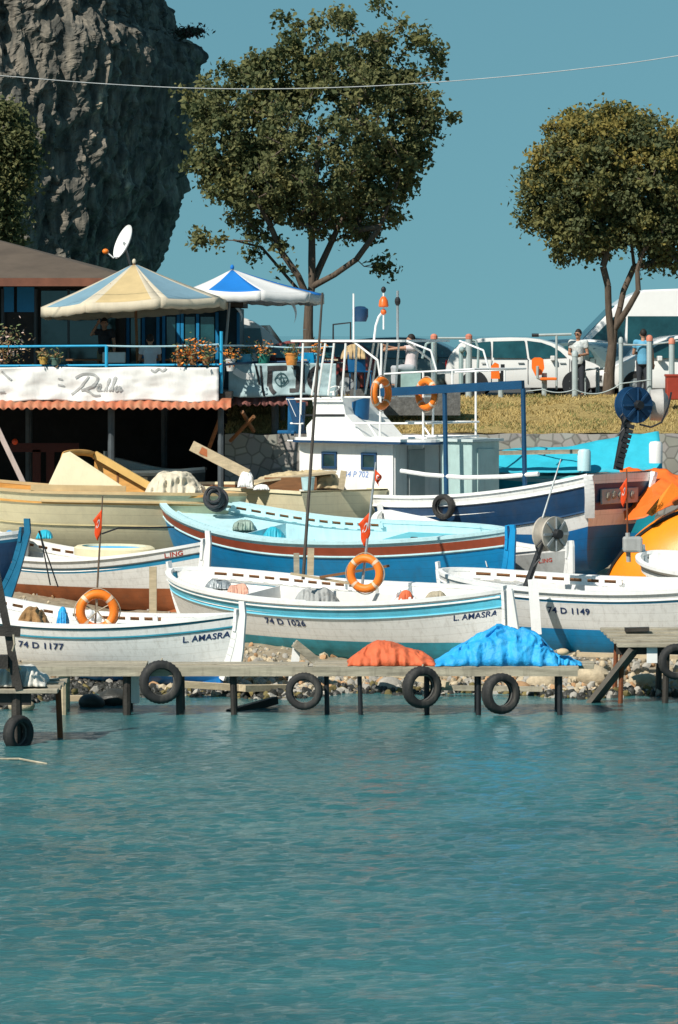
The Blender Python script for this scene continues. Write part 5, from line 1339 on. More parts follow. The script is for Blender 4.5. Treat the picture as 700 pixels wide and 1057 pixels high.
pot(213,370,YT,.10,.16,PLY2,'pot with orange and dry leaves beside the blue post',[0,1,3],200,.28)
pot(238,372,97.0,.12,.26,mat('white_sack_pot', (.6,.6,.58), .7),'white bag pot just right of the blue post',[0,1,3])
pot(254,367,97.9,.16,.38,mat('light_blue_bag', (.10,.40,.58), .6),'light blue bag pot with orange flowers',[0,1,1])
pot(272,367,97.9,.16,.36,mat('green_bag', (.01,.16,.12), .6),'dark green bag pot right of the light blue one',[1,3,0])
pot(301,366,97.4,.16,.26,mat('orange_clay_pot', (.68,.27,.06), .6),'orange clay pot hooked on the rail end',[1,1,3],120,.2)
pot(328,366,98,.12,.22,mat('light_blue_bag', (.10,.40,.58)),'light blue bag pot behind the trawler canopy',[1,3,0])
pot(45,370,YT-.1,.11,.14,mat('ochre_pot', (.42,.27,.06), .7),'ochre hanging pot under the left end of the parasol',[1,3],90,.16)
pot(57,371,YT-.1,.11,.14,mat('dull_green_pot', (.07,.14,.11), .7),'dull green hanging pot right of the ochre one',[1,3],90,.16)
t = thing('shrub', P(6,375,YT+.4), 'dry leaved shrub with pale flowers at the left end of the terrace', 'shrub')
mb = MB(); foliage(mb, P(5,358,YT+.4), .55, 500, [1,1,3,2,3]); mb.build('foliage', FLM, t, fixn=False)
mb = MB(); 
for k in range(5): mb.tube([P(5,382,YT+.4), P(5+random.uniform(-12,12),352,YT+.4+random.uniform(-.2,.2))], .012, 5)
mb.build('stems', PLY2, t)
mb = MB(); mb.box(P(118,369,97.6), (.55,.4,.26), bev=.02); single(mb, 'cool_box', WHITE2, 'white plastic box on the terrace behind the short blue rail post', 'box')
for i,(px,lb) in enumerate(((88,'dark terrace table at the left behind the rail'),(190,'dark terrace table behind the orange flower pots'),(330,'dark terrace table at the right end'))):
    Yt = 98.4; t = thing('table', V((X(px,Yt),Yt,FLZ)), lb, 'table', 'terrace tables')
    mb = MB(); mb.box((X(px,Yt),Yt,FLZ+.74),(.9,.8,.04)); mb.build('table_top', WOODP if i == 2 else PLY2, t)
    for sx in (-1,1):
        for sy_ in (-1,1):
            mb = MB(); bar(mb, (X(px,Yt)+.38*sx,Yt+.33*sy_,FLZ),(X(px,Yt)+.38*sx,Yt+.33*sy_,FLZ+.72),.025,6); mb.build('leg', BLACKM, t)
def chair(px, Y, m, label, rz=0):
    t = thing('chair', V((X(px,Y),Y,FLZ)), label, 'chair', 'plastic chairs on the terrace', rot=(0,0,rz)); q = lambda a: wm(t)@V(a)
    mb = MB(); mb.box((0,0,.45),(.46,.46,.04), bev=.01); mb.build('seat', m, t, world=False)
    mb = MB(); mb.grid(lambda u,v: V(((u-.5)*.46, .22+.08*v-.05*math.sin(math.pi*u), .47+.45*v)), 6, 5); mb.build('backrest', m, t, world=False, solid=.025)
    for sx in (-1,1):
        for s2 in (-1,1): 
            mb = MB(); bar(mb, (.2*sx,.2*s2,0),(.19*sx,.19*s2,.45),.02,6); mb.build('leg', m, t, world=False)
chair(372, 98.8, CHB, 'blue plastic chair on the terrace behind the trawler aerial', .4)
chair(322, 98.2, mat('bright_blue_seat_plastic', (.01,.25,.5), .4), 'bright blue plastic chair at the right end of the terrace', 2.6)
# ================================================================ people
def person(name_label, base, rz, J, shirt, trousers, hair=HAIR, cat='person', sleeve=.5, extras=None, sc=1.0, shoes=BLACKM, hairlong=False, shorts=False):
    """J: joints in metres, x right of the person, y ahead (-y is behind), z up"""
    t = thing('person', base, name_label, cat, rot=(0,0,rz)); 
    g = {k: V(v)*sc for k, v in J.items()}
    def limb(mb, pts, rr):
        mb.tube(pts, rr, 12)
        for p, r_ in zip(pts, rr): mb.ball(p, r_*.99, n=12)
    mb = MB()
    pel, ch, nk, hd = g['pelvis'], g['chest'], g['neck'], g['head']
    mb.tube([pel-V((0,0,.06)), pel, pel.lerp(ch,.5), ch, nk.lerp(ch,.25)], [.12*sc,.145*sc,.125*sc,.145*sc,.08*sc], 14)
    limb(mb, [nk.lerp(ch,.3), nk, hd-V((0,0,.06))], [.065*sc,.055*sc,.055*sc])
    fw = g.get('face', V((0,1,0))).normalized()
    rt_ = fw.cross(V((0,0,1))).normalized()
    mb.ball(hd, .1*sc, n=16, sc=(.82,.98,1.15)); mb.ball(hd+fw*.03*sc-V((0,0,.06*sc)), .062*sc, n=12, sc=(.9,1,1))
    mb.tube([hd+fw*.085*sc+V((0,0,.015)), hd+fw*.115*sc-V((0,0,.02))], [.012,.02], 8)
    for s_ in (-1,1): mb.ball(hd+rt_*.085*sc*s_-V((0,0,.01)), .025*sc, n=8, sc=(.6,.9,1.2))
    for s_ in ('l','r'):
        sh, el, wr = g['sh'+s_], g['el'+s_], g['wr'+s_]
        limb(mb, [nk.lerp(ch,.5), sh, sh.lerp(el,.5), el, el.lerp(wr,.4), wr], [.05*sc,.062*sc,.05*sc,.041*sc,.042*sc,.028*sc])
        d = (wr-el).normalized(); pl = d.orthogonal().normalized(); pw = d.cross(pl)
        palm = wr+d*.05*sc; mb.ball(palm, .043*sc, n=12, sc=(1,.9,1.1))
        for k in range(4):
            o_ = pw*(k-1.5)*.021*sc; ln = (.075,.085,.08,.062)[k]*sc
            a = palm+o_+d*.025*sc; b = a+d*ln*.55+pl*.008; c = b+d*ln*.4+pl*.025
            limb(mb, [a,b,c], [.0115*sc,.0105*sc,.009*sc])
        a = palm+pw*.03*sc-d*.01; limb(mb, [a, a+pw*.03*sc+d*.03*sc, a+pw*.035*sc+d*.06*sc+pl*.01], [.014*sc,.012*sc,.01*sc])
        hp, kn, an, to = g['hip'+s_], g['kn'+s_], g['an'+s_], g['to'+s_]
        limb(mb, [hp, hp.lerp(kn,.5), kn, kn.lerp(an,.35), an], [.088*sc,.075*sc,.055*sc,.056*sc,.038*sc])
        limb(mb, [an-V((0,0,.02)), to], [.038*sc,.032*sc])
    body = remesh(mb, .013, 2).build('body', SKIN, t, smooth=True, world=False)
    mb = MB()
    mb.tube([pel-V((0,0,.10)), pel, pel.lerp(ch,.5), ch, nk.lerp(ch,.22)], [.155*sc,.168*sc,.15*sc,.168*sc,.10*sc], 14)
    for s_ in ('l','r'):
        sh, el, wr = g['sh'+s_], g['el'+s_], g['wr'+s_]; e_ = sh.lerp(el, min(1,sleeve*1.0))
        limb(mb, [nk.lerp(ch,.5), sh], [.075*sc,.08*sc]); mb.tube([sh, e_], [.078*sc,.07*sc], 12)
        if sleeve > 1: mb.tube([el, el.lerp(wr,.9)], [.058*sc,.045*sc], 12); mb.ball(el,.058*sc,n=12)
    remesh(mb, .016, 2).build('shirt', shirt, t, smooth=True, world=False)
    mb = MB(); mb.tube([pel-V((0,0,.11)), pel+V((0,0,.04))], [.158*sc,.155*sc], 14)
    for s_ in ('l','r'):
        hp, kn, an = g['hip'+s_], g['kn'+s_], g['an'+s_]
        if shorts: limb(mb, [hp, hp.lerp(kn,.9)], [.108*sc,.098*sc])
        else: limb(mb, [hp, hp.lerp(kn,.5), kn, kn.lerp(an,.85)], [.104*sc,.092*sc,.074*sc,.06*sc])
    remesh(mb, .016, 2).build('trousers', trousers, t, smooth=True, world=False)
    mb = MB(); mb.ball(hd+V((0,0,.032*sc))-fw*.016*sc, .106*sc, n=14, sc=(.86,.98,1.06))
    if hairlong: mb.ball(hd-fw*.05*sc-V((0,0,.06)), .09*sc, n=12, sc=(1,.7,1.6))
    for v in mb.b.verts:      # open the hair over the face
        d = v.co-hd
        if d.dot(fw) > .045*sc and d.z < .05*sc: v.co -= fw*(d.dot(fw)-.02*sc)
    mb.build('hair', hair, t, smooth=True, world=False)
    for s_ in (-1,1):
        mb = MB(); mb.ball(hd+fw*.087*sc+rt_*.032*s_*sc+V((0,0,.008)), .011*sc, n=8); mb.build('eye', BLACKM, t, world=False)
    for s_ in ('l','r'):
        mb = MB(); a, b = g['an'+s_], g['to'+s_]; mb.tube([a-V((0,0,.03))-(b-a)*.25, b+(b-a).normalized()*.05], [.045,.042], 10); mb.build('shoe', shoes, t, smooth=True, world=False)
    if extras: extras(t, g, hd, fw, rt_)
    return t
def stand(**k):
    J = dict(pelvis=(0,0,.95), chest=(0,0,1.32), neck=(0,.0,1.50), head=(0,.02,1.64), shl=(-.19,0,1.43), shr=(.19,0,1.43), ell=(-.24,-.02,1.13), elr=(.24,-.02,1.13), wrl=(-.25,.06,.88), wrr=(.25,.06,.88),
             hipl=(-.09,0,.92), hipr=(.09,0,.92), knl=(-.10,.02,.50), knr=(.10,.02,.50), anl=(-.11,0,.09), anr=(.11,0,.09), tol=(-.12,.16,.04), tor=(.12,.16,.04), face=(0,1,0))
    J.update(k); return J
def seat(**k):
    J = dict(pelvis=(0,0,.55), chest=(0,-.04,.92), neck=(0,-.02,1.10), head=(0,.0,1.24), shl=(-.19,-.03,1.03), shr=(.19,-.03,1.03), ell=(-.25,.08,.76), elr=(.25,.08,.76), wrl=(-.15,.30,.74), wrr=(.15,.30,.74),
             hipl=(-.1,0,.53), hipr=(.1,0,.53), knl=(-.12,.42,.52), knr=(.12,.42,.52), anl=(-.12,.42,.09), anr=(.12,.42,.09), tol=(-.12,.58,.04), tor=(.12,.58,.04), face=(0,1,0))
    J.update(k); return J
GSH = mat('grey_patterned_shirt', (.35,.38,.38), .8, .1, col2=(.68,.70,.68), scale=22)
def shades(t, g, hd, fw, rt_):
    mb = MB()
    for s_ in (-1,1): mb.box(hd+fw*.10+rt_*.034*s_+V((0,0,.012)), (.05,.05,.034), bev=.008)
    mb.build('sunglasses', BLACKM, t, world=False)
person('man in sunglasses and grey patterned shirt standing behind the silver post', V((X(597,103.6),103.6,5.26)), R(165), stand(face=(.35,1,0), wrr=(.12,.22,1.12), wrl=(-.12,.22,1.10)), GSH, mat('dark_trousers', (.03,.035,.045), .8, .2), extras=shades)
person('man in light blue shirt and dark trousers seen from behind, right of the tree trunk', V((X(664,103.2),103.2,5.26)), R(-15), stand(wrl=(-.10,.26,1.18), ell=(-.26,.05,1.14), face=(-.3,1,0)), mat('light_blue_shirt', (.10,.32,.48), .8, .1), mat('dark_trousers', (.03,.035,.045)))
person('man in a dark shirt standing on the terrace with one arm raised', V((X(108,98.4),98.4,FLZ)), R(170), stand(elr=(.32,.04,1.36), wrr=(.16,.08,1.62), face=(-.2,1,0)), mat('black_tshirt', (.02,.02,.025), .8, .2), mat('khaki_trousers', (.18,.16,.09), .8, .2))
person('boy in a white shirt sitting on the terrace with his back turned', V((X(155,97.3),97.3,FLZ)), R(10), seat(), mat('white_tshirt', (.62,.64,.68), .8, .06), mat('dark_trousers', (.03,.035,.045)))
person('person in a pale shirt seated sideways with an arm stretched left behind the trawler canopy', V((X(424,100.5),100.5,FLZ)), R(100), seat(elr=(.20,.30,1.0), wrr=(.05,.58,1.06), ell=(-.1,.32,1.02), wrl=(.0,.62,.98), face=(.2,1,0)), mat('pale_pink_shirt', (.66,.56,.56), .8, .06), mat('light_trousers', (.4,.42,.44), .8))
mb = MB(); mb.box((X(424,100.5),100.5,FLZ+.22),(.5,1.4,.44), bev=.02); single(mb, 'bench', mat('pale_green_bench', (.30,.45,.42), .7), 'pale green bench under the person seated sideways', 'bench')
heap('cushion', 352, 378, 356, 371, 99.2, .5, mat('tan_cushion', (.48,.34,.18), .85), 'tan cushions piled on the bench behind the trawler canopy', 'cushions', 81, .05)
mb = MB()
mb.box((X(418,100),100.0,Z(415,100)),(X(466,100)-X(352,100),.5,Z(403,100)-Z(430,100)))
single(mb, 'low_stone_wall', mat('dark_grey_stone_wall', (.12,.12,.115), .9, .35, scale=8, bump=.8, bscale=20), 'low dark stone wall behind the trawler flying bridge', 'wall')
# ================================================================ vehicles
def car(pxc, Y, yaw, L, W, H, prof, wins, label, paint, z0=5.26, cat='car', ws=None, wheels=(.31,.30,.30), belt=.95, tumble=.30, rear=None, group='vehicles parked along the quay', nm='parked_car', light=True):
    t = thing(nm, V((X(pxc,Y),Y,z0)), label, cat, group, rot=(0,0,yaw))
    def gy(z): return W/2*(1-tumble*max(0,(z-belt)/(H-belt))**1.3*.6) if z > belt else W/2*(1-.04*((belt-z)/belt)**2)
    mb = MB(); cx_ = sum(p[0] for p in prof)/len(prof); cz_ = sum(p[1] for p in prof)/len(prof)
    sl = []
    for f, sh in ((-1,.93),(-.985,.975),(-.93,1),(-.5,1.004),(0,1.006),(.5,1.004),(.93,1),(.985,.975),(1,.93)):
        sl.append([mb.v(V((cx_+(x-cx_)*(1-(1-sh)*.5), f*gy(z), cz_+(z-cz_)*sh))) for x,z in prof])
    n = len(prof)
    for a,b in zip(sl[:-1], sl[1:]):
        for i in range(n): mb.f([a[i],a[(i+1)%n],b[(i+1)%n],b[i]])
    for s_ in (sl[0], sl[-1]):
        r = bmesh.ops.triangle_fill if False else None
        mb.f(s_)
    mb.build('body', paint, t, smooth=True, world=False, auto=32)
    for poly in wins:
        for s_ in (-1,1):
            mb = MB(); mb.prism([V((x, s_*(gy(z)*1.0+.004), z)) for x,z in poly], (0,s_*.014,0)); mb.build('window', GLASST, t, world=False)
    for nm_, seg in (('windscreen',ws),('rear_window',rear)):
        if seg:
            (xa_,za_),(xb2,zb2) = seg; nrm = V((zb2-za_,0,-(xb2-xa_))).normalized()
            if nrm.z < 0: nrm = -nrm
            mb = MB(); q = [V((xa_,-gy(za_)*.86,za_)),V((xa_,gy(za_)*.86,za_)),V((xb2,gy(zb2)*.84,zb2)),V((xb2,-gy(zb2)*.84,zb2))]
            mb.prism([p+nrm*.006 for p in q], nrm*.014); mb.build(nm_, GLASST, t, world=False)
    wr, fo, ro = wheels[0], wheels[1], wheels[2]
    for x_ in (L/2-fo*2.8, -L/2+ro*2.6):
        for s_ in (-1,1):
            wl_ = thing_part(t, 'wheel', mb_wheel_arch(x_, s_, W, wr), BLACKM)
            mb = MB(); mb.lathe([(wr*.62,-.10),(wr*.95,-.10),(wr,-.05),(wr,.05),(wr*.95,.10),(wr*.62,.10)], (x_, s_*(W/2-.085), wr), 'y', 26, closed=True); o = mb.build('tyre', RUBBER, wl_, smooth=True, world=False)
            mb = MB(); mb.lathe([(0,.03*s_),(wr*.2,.07*s_),(wr*.5,.05*s_),(wr*.63,.09*s_)], (x_, s_*(W/2-.085), wr), 'y', 20); 
            for k in range(5):
                a = k*1.2566; mb.beam((x_+math.cos(a)*.05, s_*(W/2+.0), wr+math.sin(a)*.05),(x_+math.cos(a)*wr*.6, s_*(W/2+.005), wr+math.sin(a)*wr*.6),.03,.05)
            mb.build('rim', GREYM, wl_, smooth=True, world=False)
    for xs_ in (-.92, .05, L/2-1.0)[:3 if cat == 'car' else 2]:
        for s_ in (-1,1):
            mb = MB(); mb.box((xs_, s_*(gy(.65)+.004), .66), (.012,.012,.66)); mb.build('door_seam', BLACKM, t, world=False)
            mb = MB(); mb.box((xs_-.18, s_*(gy(.9)+.015), .88), (.16,.03,.03), bev=.006); mb.build('door_handle', GREYM, t, world=False)
    if light:
        for s_ in (-1,1):
            mb = MB(); mb.ball((L/2-.14, s_*(W/2-.26), .70), .13, n=10, sc=(.9,1.5,.7)); mb.build('headlight', mat('headlight_glass', (.75,.78,.78), .1, .03, coat=.5, bump=0), t, smooth=True, world=False)
            mb = MB(); mb.box((L/2*.33, s_*(W/2+.07), belt+.06), (.12,.18,.13), bev=.02); mb.build('wing_mirror', paint, t, world=False)
            mb = MB(); mb.box((-L/2+.05, s_*(W/2-.2), .85), (.08,.22,.22), bev=.02); mb.build('tail_light', mat('red_lamp_plastic', (.5,.01,.01), .2), t, world=False)
        mb = MB(); mb.box((L/2-.02, 0, .48), (.07,W*.55,.16)); mb.build('grille', BLACKM, t, world=False)
    return t
def thing_part(t, name, mb, m): return mb.build(name, m, t, world=False)
def mb_wheel_arch(x_, s_, W, wr):
    mb = MB(); mb.lathe([(0,-.02),(wr*1.16,-.02),(wr*1.16,.002),(0,.002)], (x_, s_*(W/2+.0), wr*1.04), 'y', 26); return mb
SILV = mat('silver_white_car_paint', (.68,.68,.66), .25, .03, coat=.6, bump=0, spec=.5); WHC = mat('white_car_paint', (.80,.80,.78), .25, .03, coat=.6, bump=0)
DKG = mat('dark_grey_green_car_paint', (.08,.12,.12), .25, .05, coat=.6, bump=0); REDC = mat('dark_red_car_paint', (.20,.035,.03), .3, .05, coat=.5, bump=0)
def hatch(L, H):
    h = L/2
    return [(-h+.06,.28),(-h,.42),(-h+.0,.62),(-h+.04,.85),(-h+.10,1.02),(-h+.22,1.22),(-h+.40,H-.14),(-h+.62,H-.05),(-h+1.0,H-.01),(-.45,H+.01),(0,H),(.35,H-.04),(.68,H-.13),(.98,H-.27),(h-.88,1.08),(h-.62,.97),(h-.32,.86),(h-.12,.74),(h-.02,.60),(h,.46),(h-.04,.28),(h-.4,.21),(-h+.4,.21)]
def hwins(L, H):
    h = L/2
    return [[(-h+.42,1.06),(-h+.52,H-.26),(-h+.72,H-.14),(-.95,H-.10),(-.95,1.03)], [(-.88,1.02),(-.88,H-.10),(-.05,H-.08),(.02,1.0)], [(.09,1.0),(.02,H-.08),(.40,H-.13),(.66,H-.22),(.90,H-.36),(h-1.08,1.03)]]
L_, H_ = 4.3, 1.55
car(545, 106.6, R(-6), L_, 1.75, H_, hatch(L_,H_), hwins(L_,H_), 'silver white hatchback parked side on between the exercise frames', SILV, ws=((L_/2-.92,1.10),(.96,H_-.27)), rear=((-L_/2+.10,1.02),(-L_/2+.46,H_-.1)))
car(428, 107.5, R(-8), 4.2, 1.75, 1.55, hatch(4.2,1.55), hwins(4.2,1.55), 'grey green car parked behind the trawler canopy', DKG, ws=((4.2/2-1.07,1.04),(.66,1.39)), rear=((-4.2/2+.10,1.02),(-4.2/2+.46,1.45)))
car(622, 107.0, R(-62), 4.0, 1.7, 1.42, hatch(4.0,1.42), hwins(4.0,1.42), 'dark grey car with its bonnet towards the water left of the tree trunk', DKG, ws=((4.0/2-1.07,1.04),(.66,1.26)))
car(612, 111.0, R(-10), 4.2, 1.75, 1.5, hatch(4.2,1.5), hwins(4.2,1.5), 'white car behind the dark grey one', WHC, ws=((4.2/2-1.07,1.04),(.66,1.34)))
car(700, 105.6, R(188), 4.3, 1.75, 1.62, hatch(4.3,1.62), hwins(4.3,1.62), 'white car at the right edge parked in front of the high van', WHC, ws=((4.3/2-1.07,1.04),(.66,1.46)))
car(312, 107.5, R(175), 4.1, 1.7, 1.50, hatch(4.1,1.50), hwins(4.1,1.50), 'dark red car parked behind the terrace planters', REDC, ws=((4.1/2-1.07,1.04),(.66,1.34)))
def van(L, H):
    h = L/2
    return [(-h+.02,.35),(-h,.9),(-h+.03,H-.5),(-h+.12,H-.15),(-h+.4,H-.02),(-h+2.2,H),(h-2.8,H-.05),(h-2.35,H-.24),(h-2.0,H-.48),(h-1.0,1.42),(h-.95,1.25),(h-.35,1.05),(h-.08,.85),(h,.55),(h-.03,.30),(h-.4,.25),(-h+.5,.25)]
L_, H_ = 6.4, 2.92; h = L_/2
car(676, 112.0, R(183), L_, 2.0, H_, van(L_,H_), [[(h-2.2,1.35),(h-2.25,H_-.80),(h-1.92,H_-.80),(h-1.22,1.42)],[(h-2.3,1.35),(h-2.32,H_-.78),(-h+.5,H_-.78),(-h+.5,1.35)]], 'tall white high roofed van with a long dark window band at the right', WHC, cat='van', belt=1.3, tumble=.22, ws=((h-1.05,1.46),(h-1.98,H_-.50)), nm='van')
mb = MB()
L2, H2 = 5.0, 2.15; h = L2/2
car(232, 107.5, R(12), L2, 1.9, H2, [(x,z if z < 1.2 else z*(H2/2.92)*1.0) for x,z in [(a*L2/6.4,b) for a,b in van(6.4,2.92)]], [[(h-1.6,1.15),(h-1.7,H2-.35),(-h+.5,H2-.35),(-h+.5,1.15)]], 'white minibus with teal glass parked behind the white and blue parasol', WHC, cat='minibus', belt=1.05, tumble=.2, ws=((h-.86,1.10),(h-1.42,H2-.28)), nm='minibus')
# ================================================================ fence posts and exercise gear
RC = mat('pale_red_cap', (.55,.20,.13), .6)
def fpost(px, Y, ytop, label, cap=RC, r=.075, m=GREYP, bot=5.1):
    t = thing('fence_post', V((X(px,Y),Y,bot)), label, 'post', 'metal posts along the top of the grass bank')
    mb = MB(); bar(mb, (X(px,Y),Y,bot), (X(px,Y),Y,Z(ytop,Y)), r, 10); mb.build('post', m, t)
    mb = MB(); mb.lathe([(r*1.15,0),(r*1.15,.10),(r*.6,.15),(0,.16)], (X(px,Y),Y,Z(ytop,Y)), n=12); mb.build('cap', cap, t, smooth=True)
    return t
PG = mat('pale_metal_post', (.38,.44,.44), .5, .1, dirt=.2)
GRP = 'outdoor exercise machines on the quay'
g1 = thing('pull_up_station', V((X(468,103),103,5.2)), 'tall exercise frame with two pink capped posts joined by a top bar', 'exercise frame', GRP)
for px, m in ((448,GREYP),(484,PG)):
    mb = MB(); bar(mb, (X(px,103),103,5.1),(X(px,103),103,Z(350,103)),.075 if px < 460 else .085,10); mb.build('post', m, g1)
    mb = MB(); mb.lathe([(.09,0),(.09,.09),(.05,.13),(0,.14)], (X(px,103),103,Z(350,103)), n=12); mb.build('cap', RC, g1)
mb = MB(); bar(mb, P(448,349,103), P(484,349,103), .03); mb.build('top_bar', PG, g1)
mb = MB(); bar(mb, P(476,362,103), P(476,405,103), .06); mb.ball(P(477,361,102.9), .08); mb.build('handle_post', GREYP, g1)
mb = MB(); mb.tube([P(484,350,103),P(491,352,103),P(494,360,103),P(493,385,103)], .035, 7); mb.build('side_arm', GREYP, g1)
mb = MB(); mb.tube([P(436,370,103),P(440,355,103),P(446,352,103)], .035, 7); mb.build('side_arm', GREYP, g1)
def gym(px, label, seatx):
    t = thing('exercise_machine', V((X(px,103.2),103.2,5.2)), label, 'exercise machine', GRP); Y = 103.2
    mb = MB(); bar(mb, (X(px,Y),Y,5.1),(X(px,Y),Y,Z(385,Y)),.07,10); mb.build('post', PG, t)
    return t
t = gym(562, 'exercise seat with orange oval back and orange saddle before the silver car', 555); Y = 103.2
mb = MB(); prof = [P(549,371,103),P(552,369,103),P(558,369,103),P(561,371,103),P(562,380,103),P(559,387,103),P(553,388,103),P(549,380,103)]; mb.prism(prof, (0,.06,0)); mb.build('seat_back', mat('orange_seat_plastic', (.85,.17,.015), .45, .06), t)
mb = MB(); mb.box(P(566,391,103), (.42,.4,.07), bev=.02); mb.build('saddle', mat('orange_seat_plastic', (.85,.17,.015)), t)
mb = MB(); mb.tube([P(555,378,102.9),P(555,390,102.95),P(562,393,103)], .04, 7); mb.build('bracket', PG, t)
t = gym(517, 'exercise machine with narrow orange pad left of the silver car door', 511)
mb = MB(); prof = [P(507,378,103),P(511,374,103),P(515,376,103),P(516,391,103),P(507,391,103)]; mb.prism(prof, (0,.07,0)); mb.build('pad', mat('orange_seat_plastic', (.85,.17,.015)), t)
mb = MB(); mb.box(P(519,385,103.1), (.10,.12,.45)); mb.build('pad_frame', BLACKM, t)
t = thing('exercise_machine', V((X(575,103.4),103.4,5.2)), 'thin T shaped exercise bar left of the man in sunglasses', 'exercise machine', GRP); Y = 103.4
mb = MB(); bar(mb, P(574.5,402,Y), P(574.5,346,Y), .03); mb.build('post', PG, t)
mb = MB(); bar(mb, P(553,346,Y), P(590,345,Y), .035); mb.build('handle_bar', PG, t)
mb = MB(); bar(mb, P(549,346,Y), P(556,346,Y), .045); mb.build('grip', BLACKM, t)
fpost(593.5, 103.0, 368, 'pale post hiding the waist of the man in sunglasses', m=PG, cap=PG)
fpost(641, 103.0, 354, 'pale post touching the right side of the tree trunk', m=PG, cap=PG, r=.055)
fpost(670.5, 103.0, 352, 'pale post with pink cap right of the man in light blue', m=PG)
fpost(693.5, 103.0, 355, 'pale post with pink cap nearest the right edge', m=PG)
mb = MB(); mb.tube([P(641,356,103),P(670,356,103),P(700,352,103)], .022, 6); single(mb, 'top_rail', PG, 'thin pale rail joining the three posts at the right', 'rail')
mb = MB(); mb.tube([P(543,404,102.8),P(560,402,102.8)]+bez(P(560,402,102.8), P(593,402,102.8), .08)+bez(P(593,402,102.8), P(641,396,102.8), .18)+[P(672,392,102.8)], .016, 5); single(mb, 'boundary_rope', PG, 'thin pale rope strung low along the top of the grass bank', 'rope')
for k,(px,w_) in enumerate(((604,14),(616,10))):
    Y = 104.3; mb = MB(); a,b,c_,d_ = P(px,408,Y),P(px,382,Y),P(px+w_,380,Y),P(px+w_,408,Y); mb.tube([a,b.lerp(a,.1),b,c_,c_.lerp(d_,.1),d_], .028, 7); single(mb, 'bicycle_rack', PG, ['pale metal hoop rack beside the silver car wheel, left one','pale metal hoop rack beside the tree trunk, right one'][k], 'rack', 'hoop racks by the tree')
t = thing('litter_bin', V((X(700,101.4),101.4,Z(412,101.4))), 'dark red box on the bank at the right edge', 'bin')
mb = MB(); mb.box((X(700,101.4),101.4,Z(400,101.4)),(.62,.5,.62), bev=.03); mb.build('box', mat('dark_red_box_paint', (.32,.04,.02), .5, .15), t)
mb = MB(); mb.box((X(700,101.4),101.4,Z(387.5,101.4)),(.66,.54,.06), bev=.01); mb.build('lid', mat('dark_red_box_paint', (.32,.04,.02)), t)
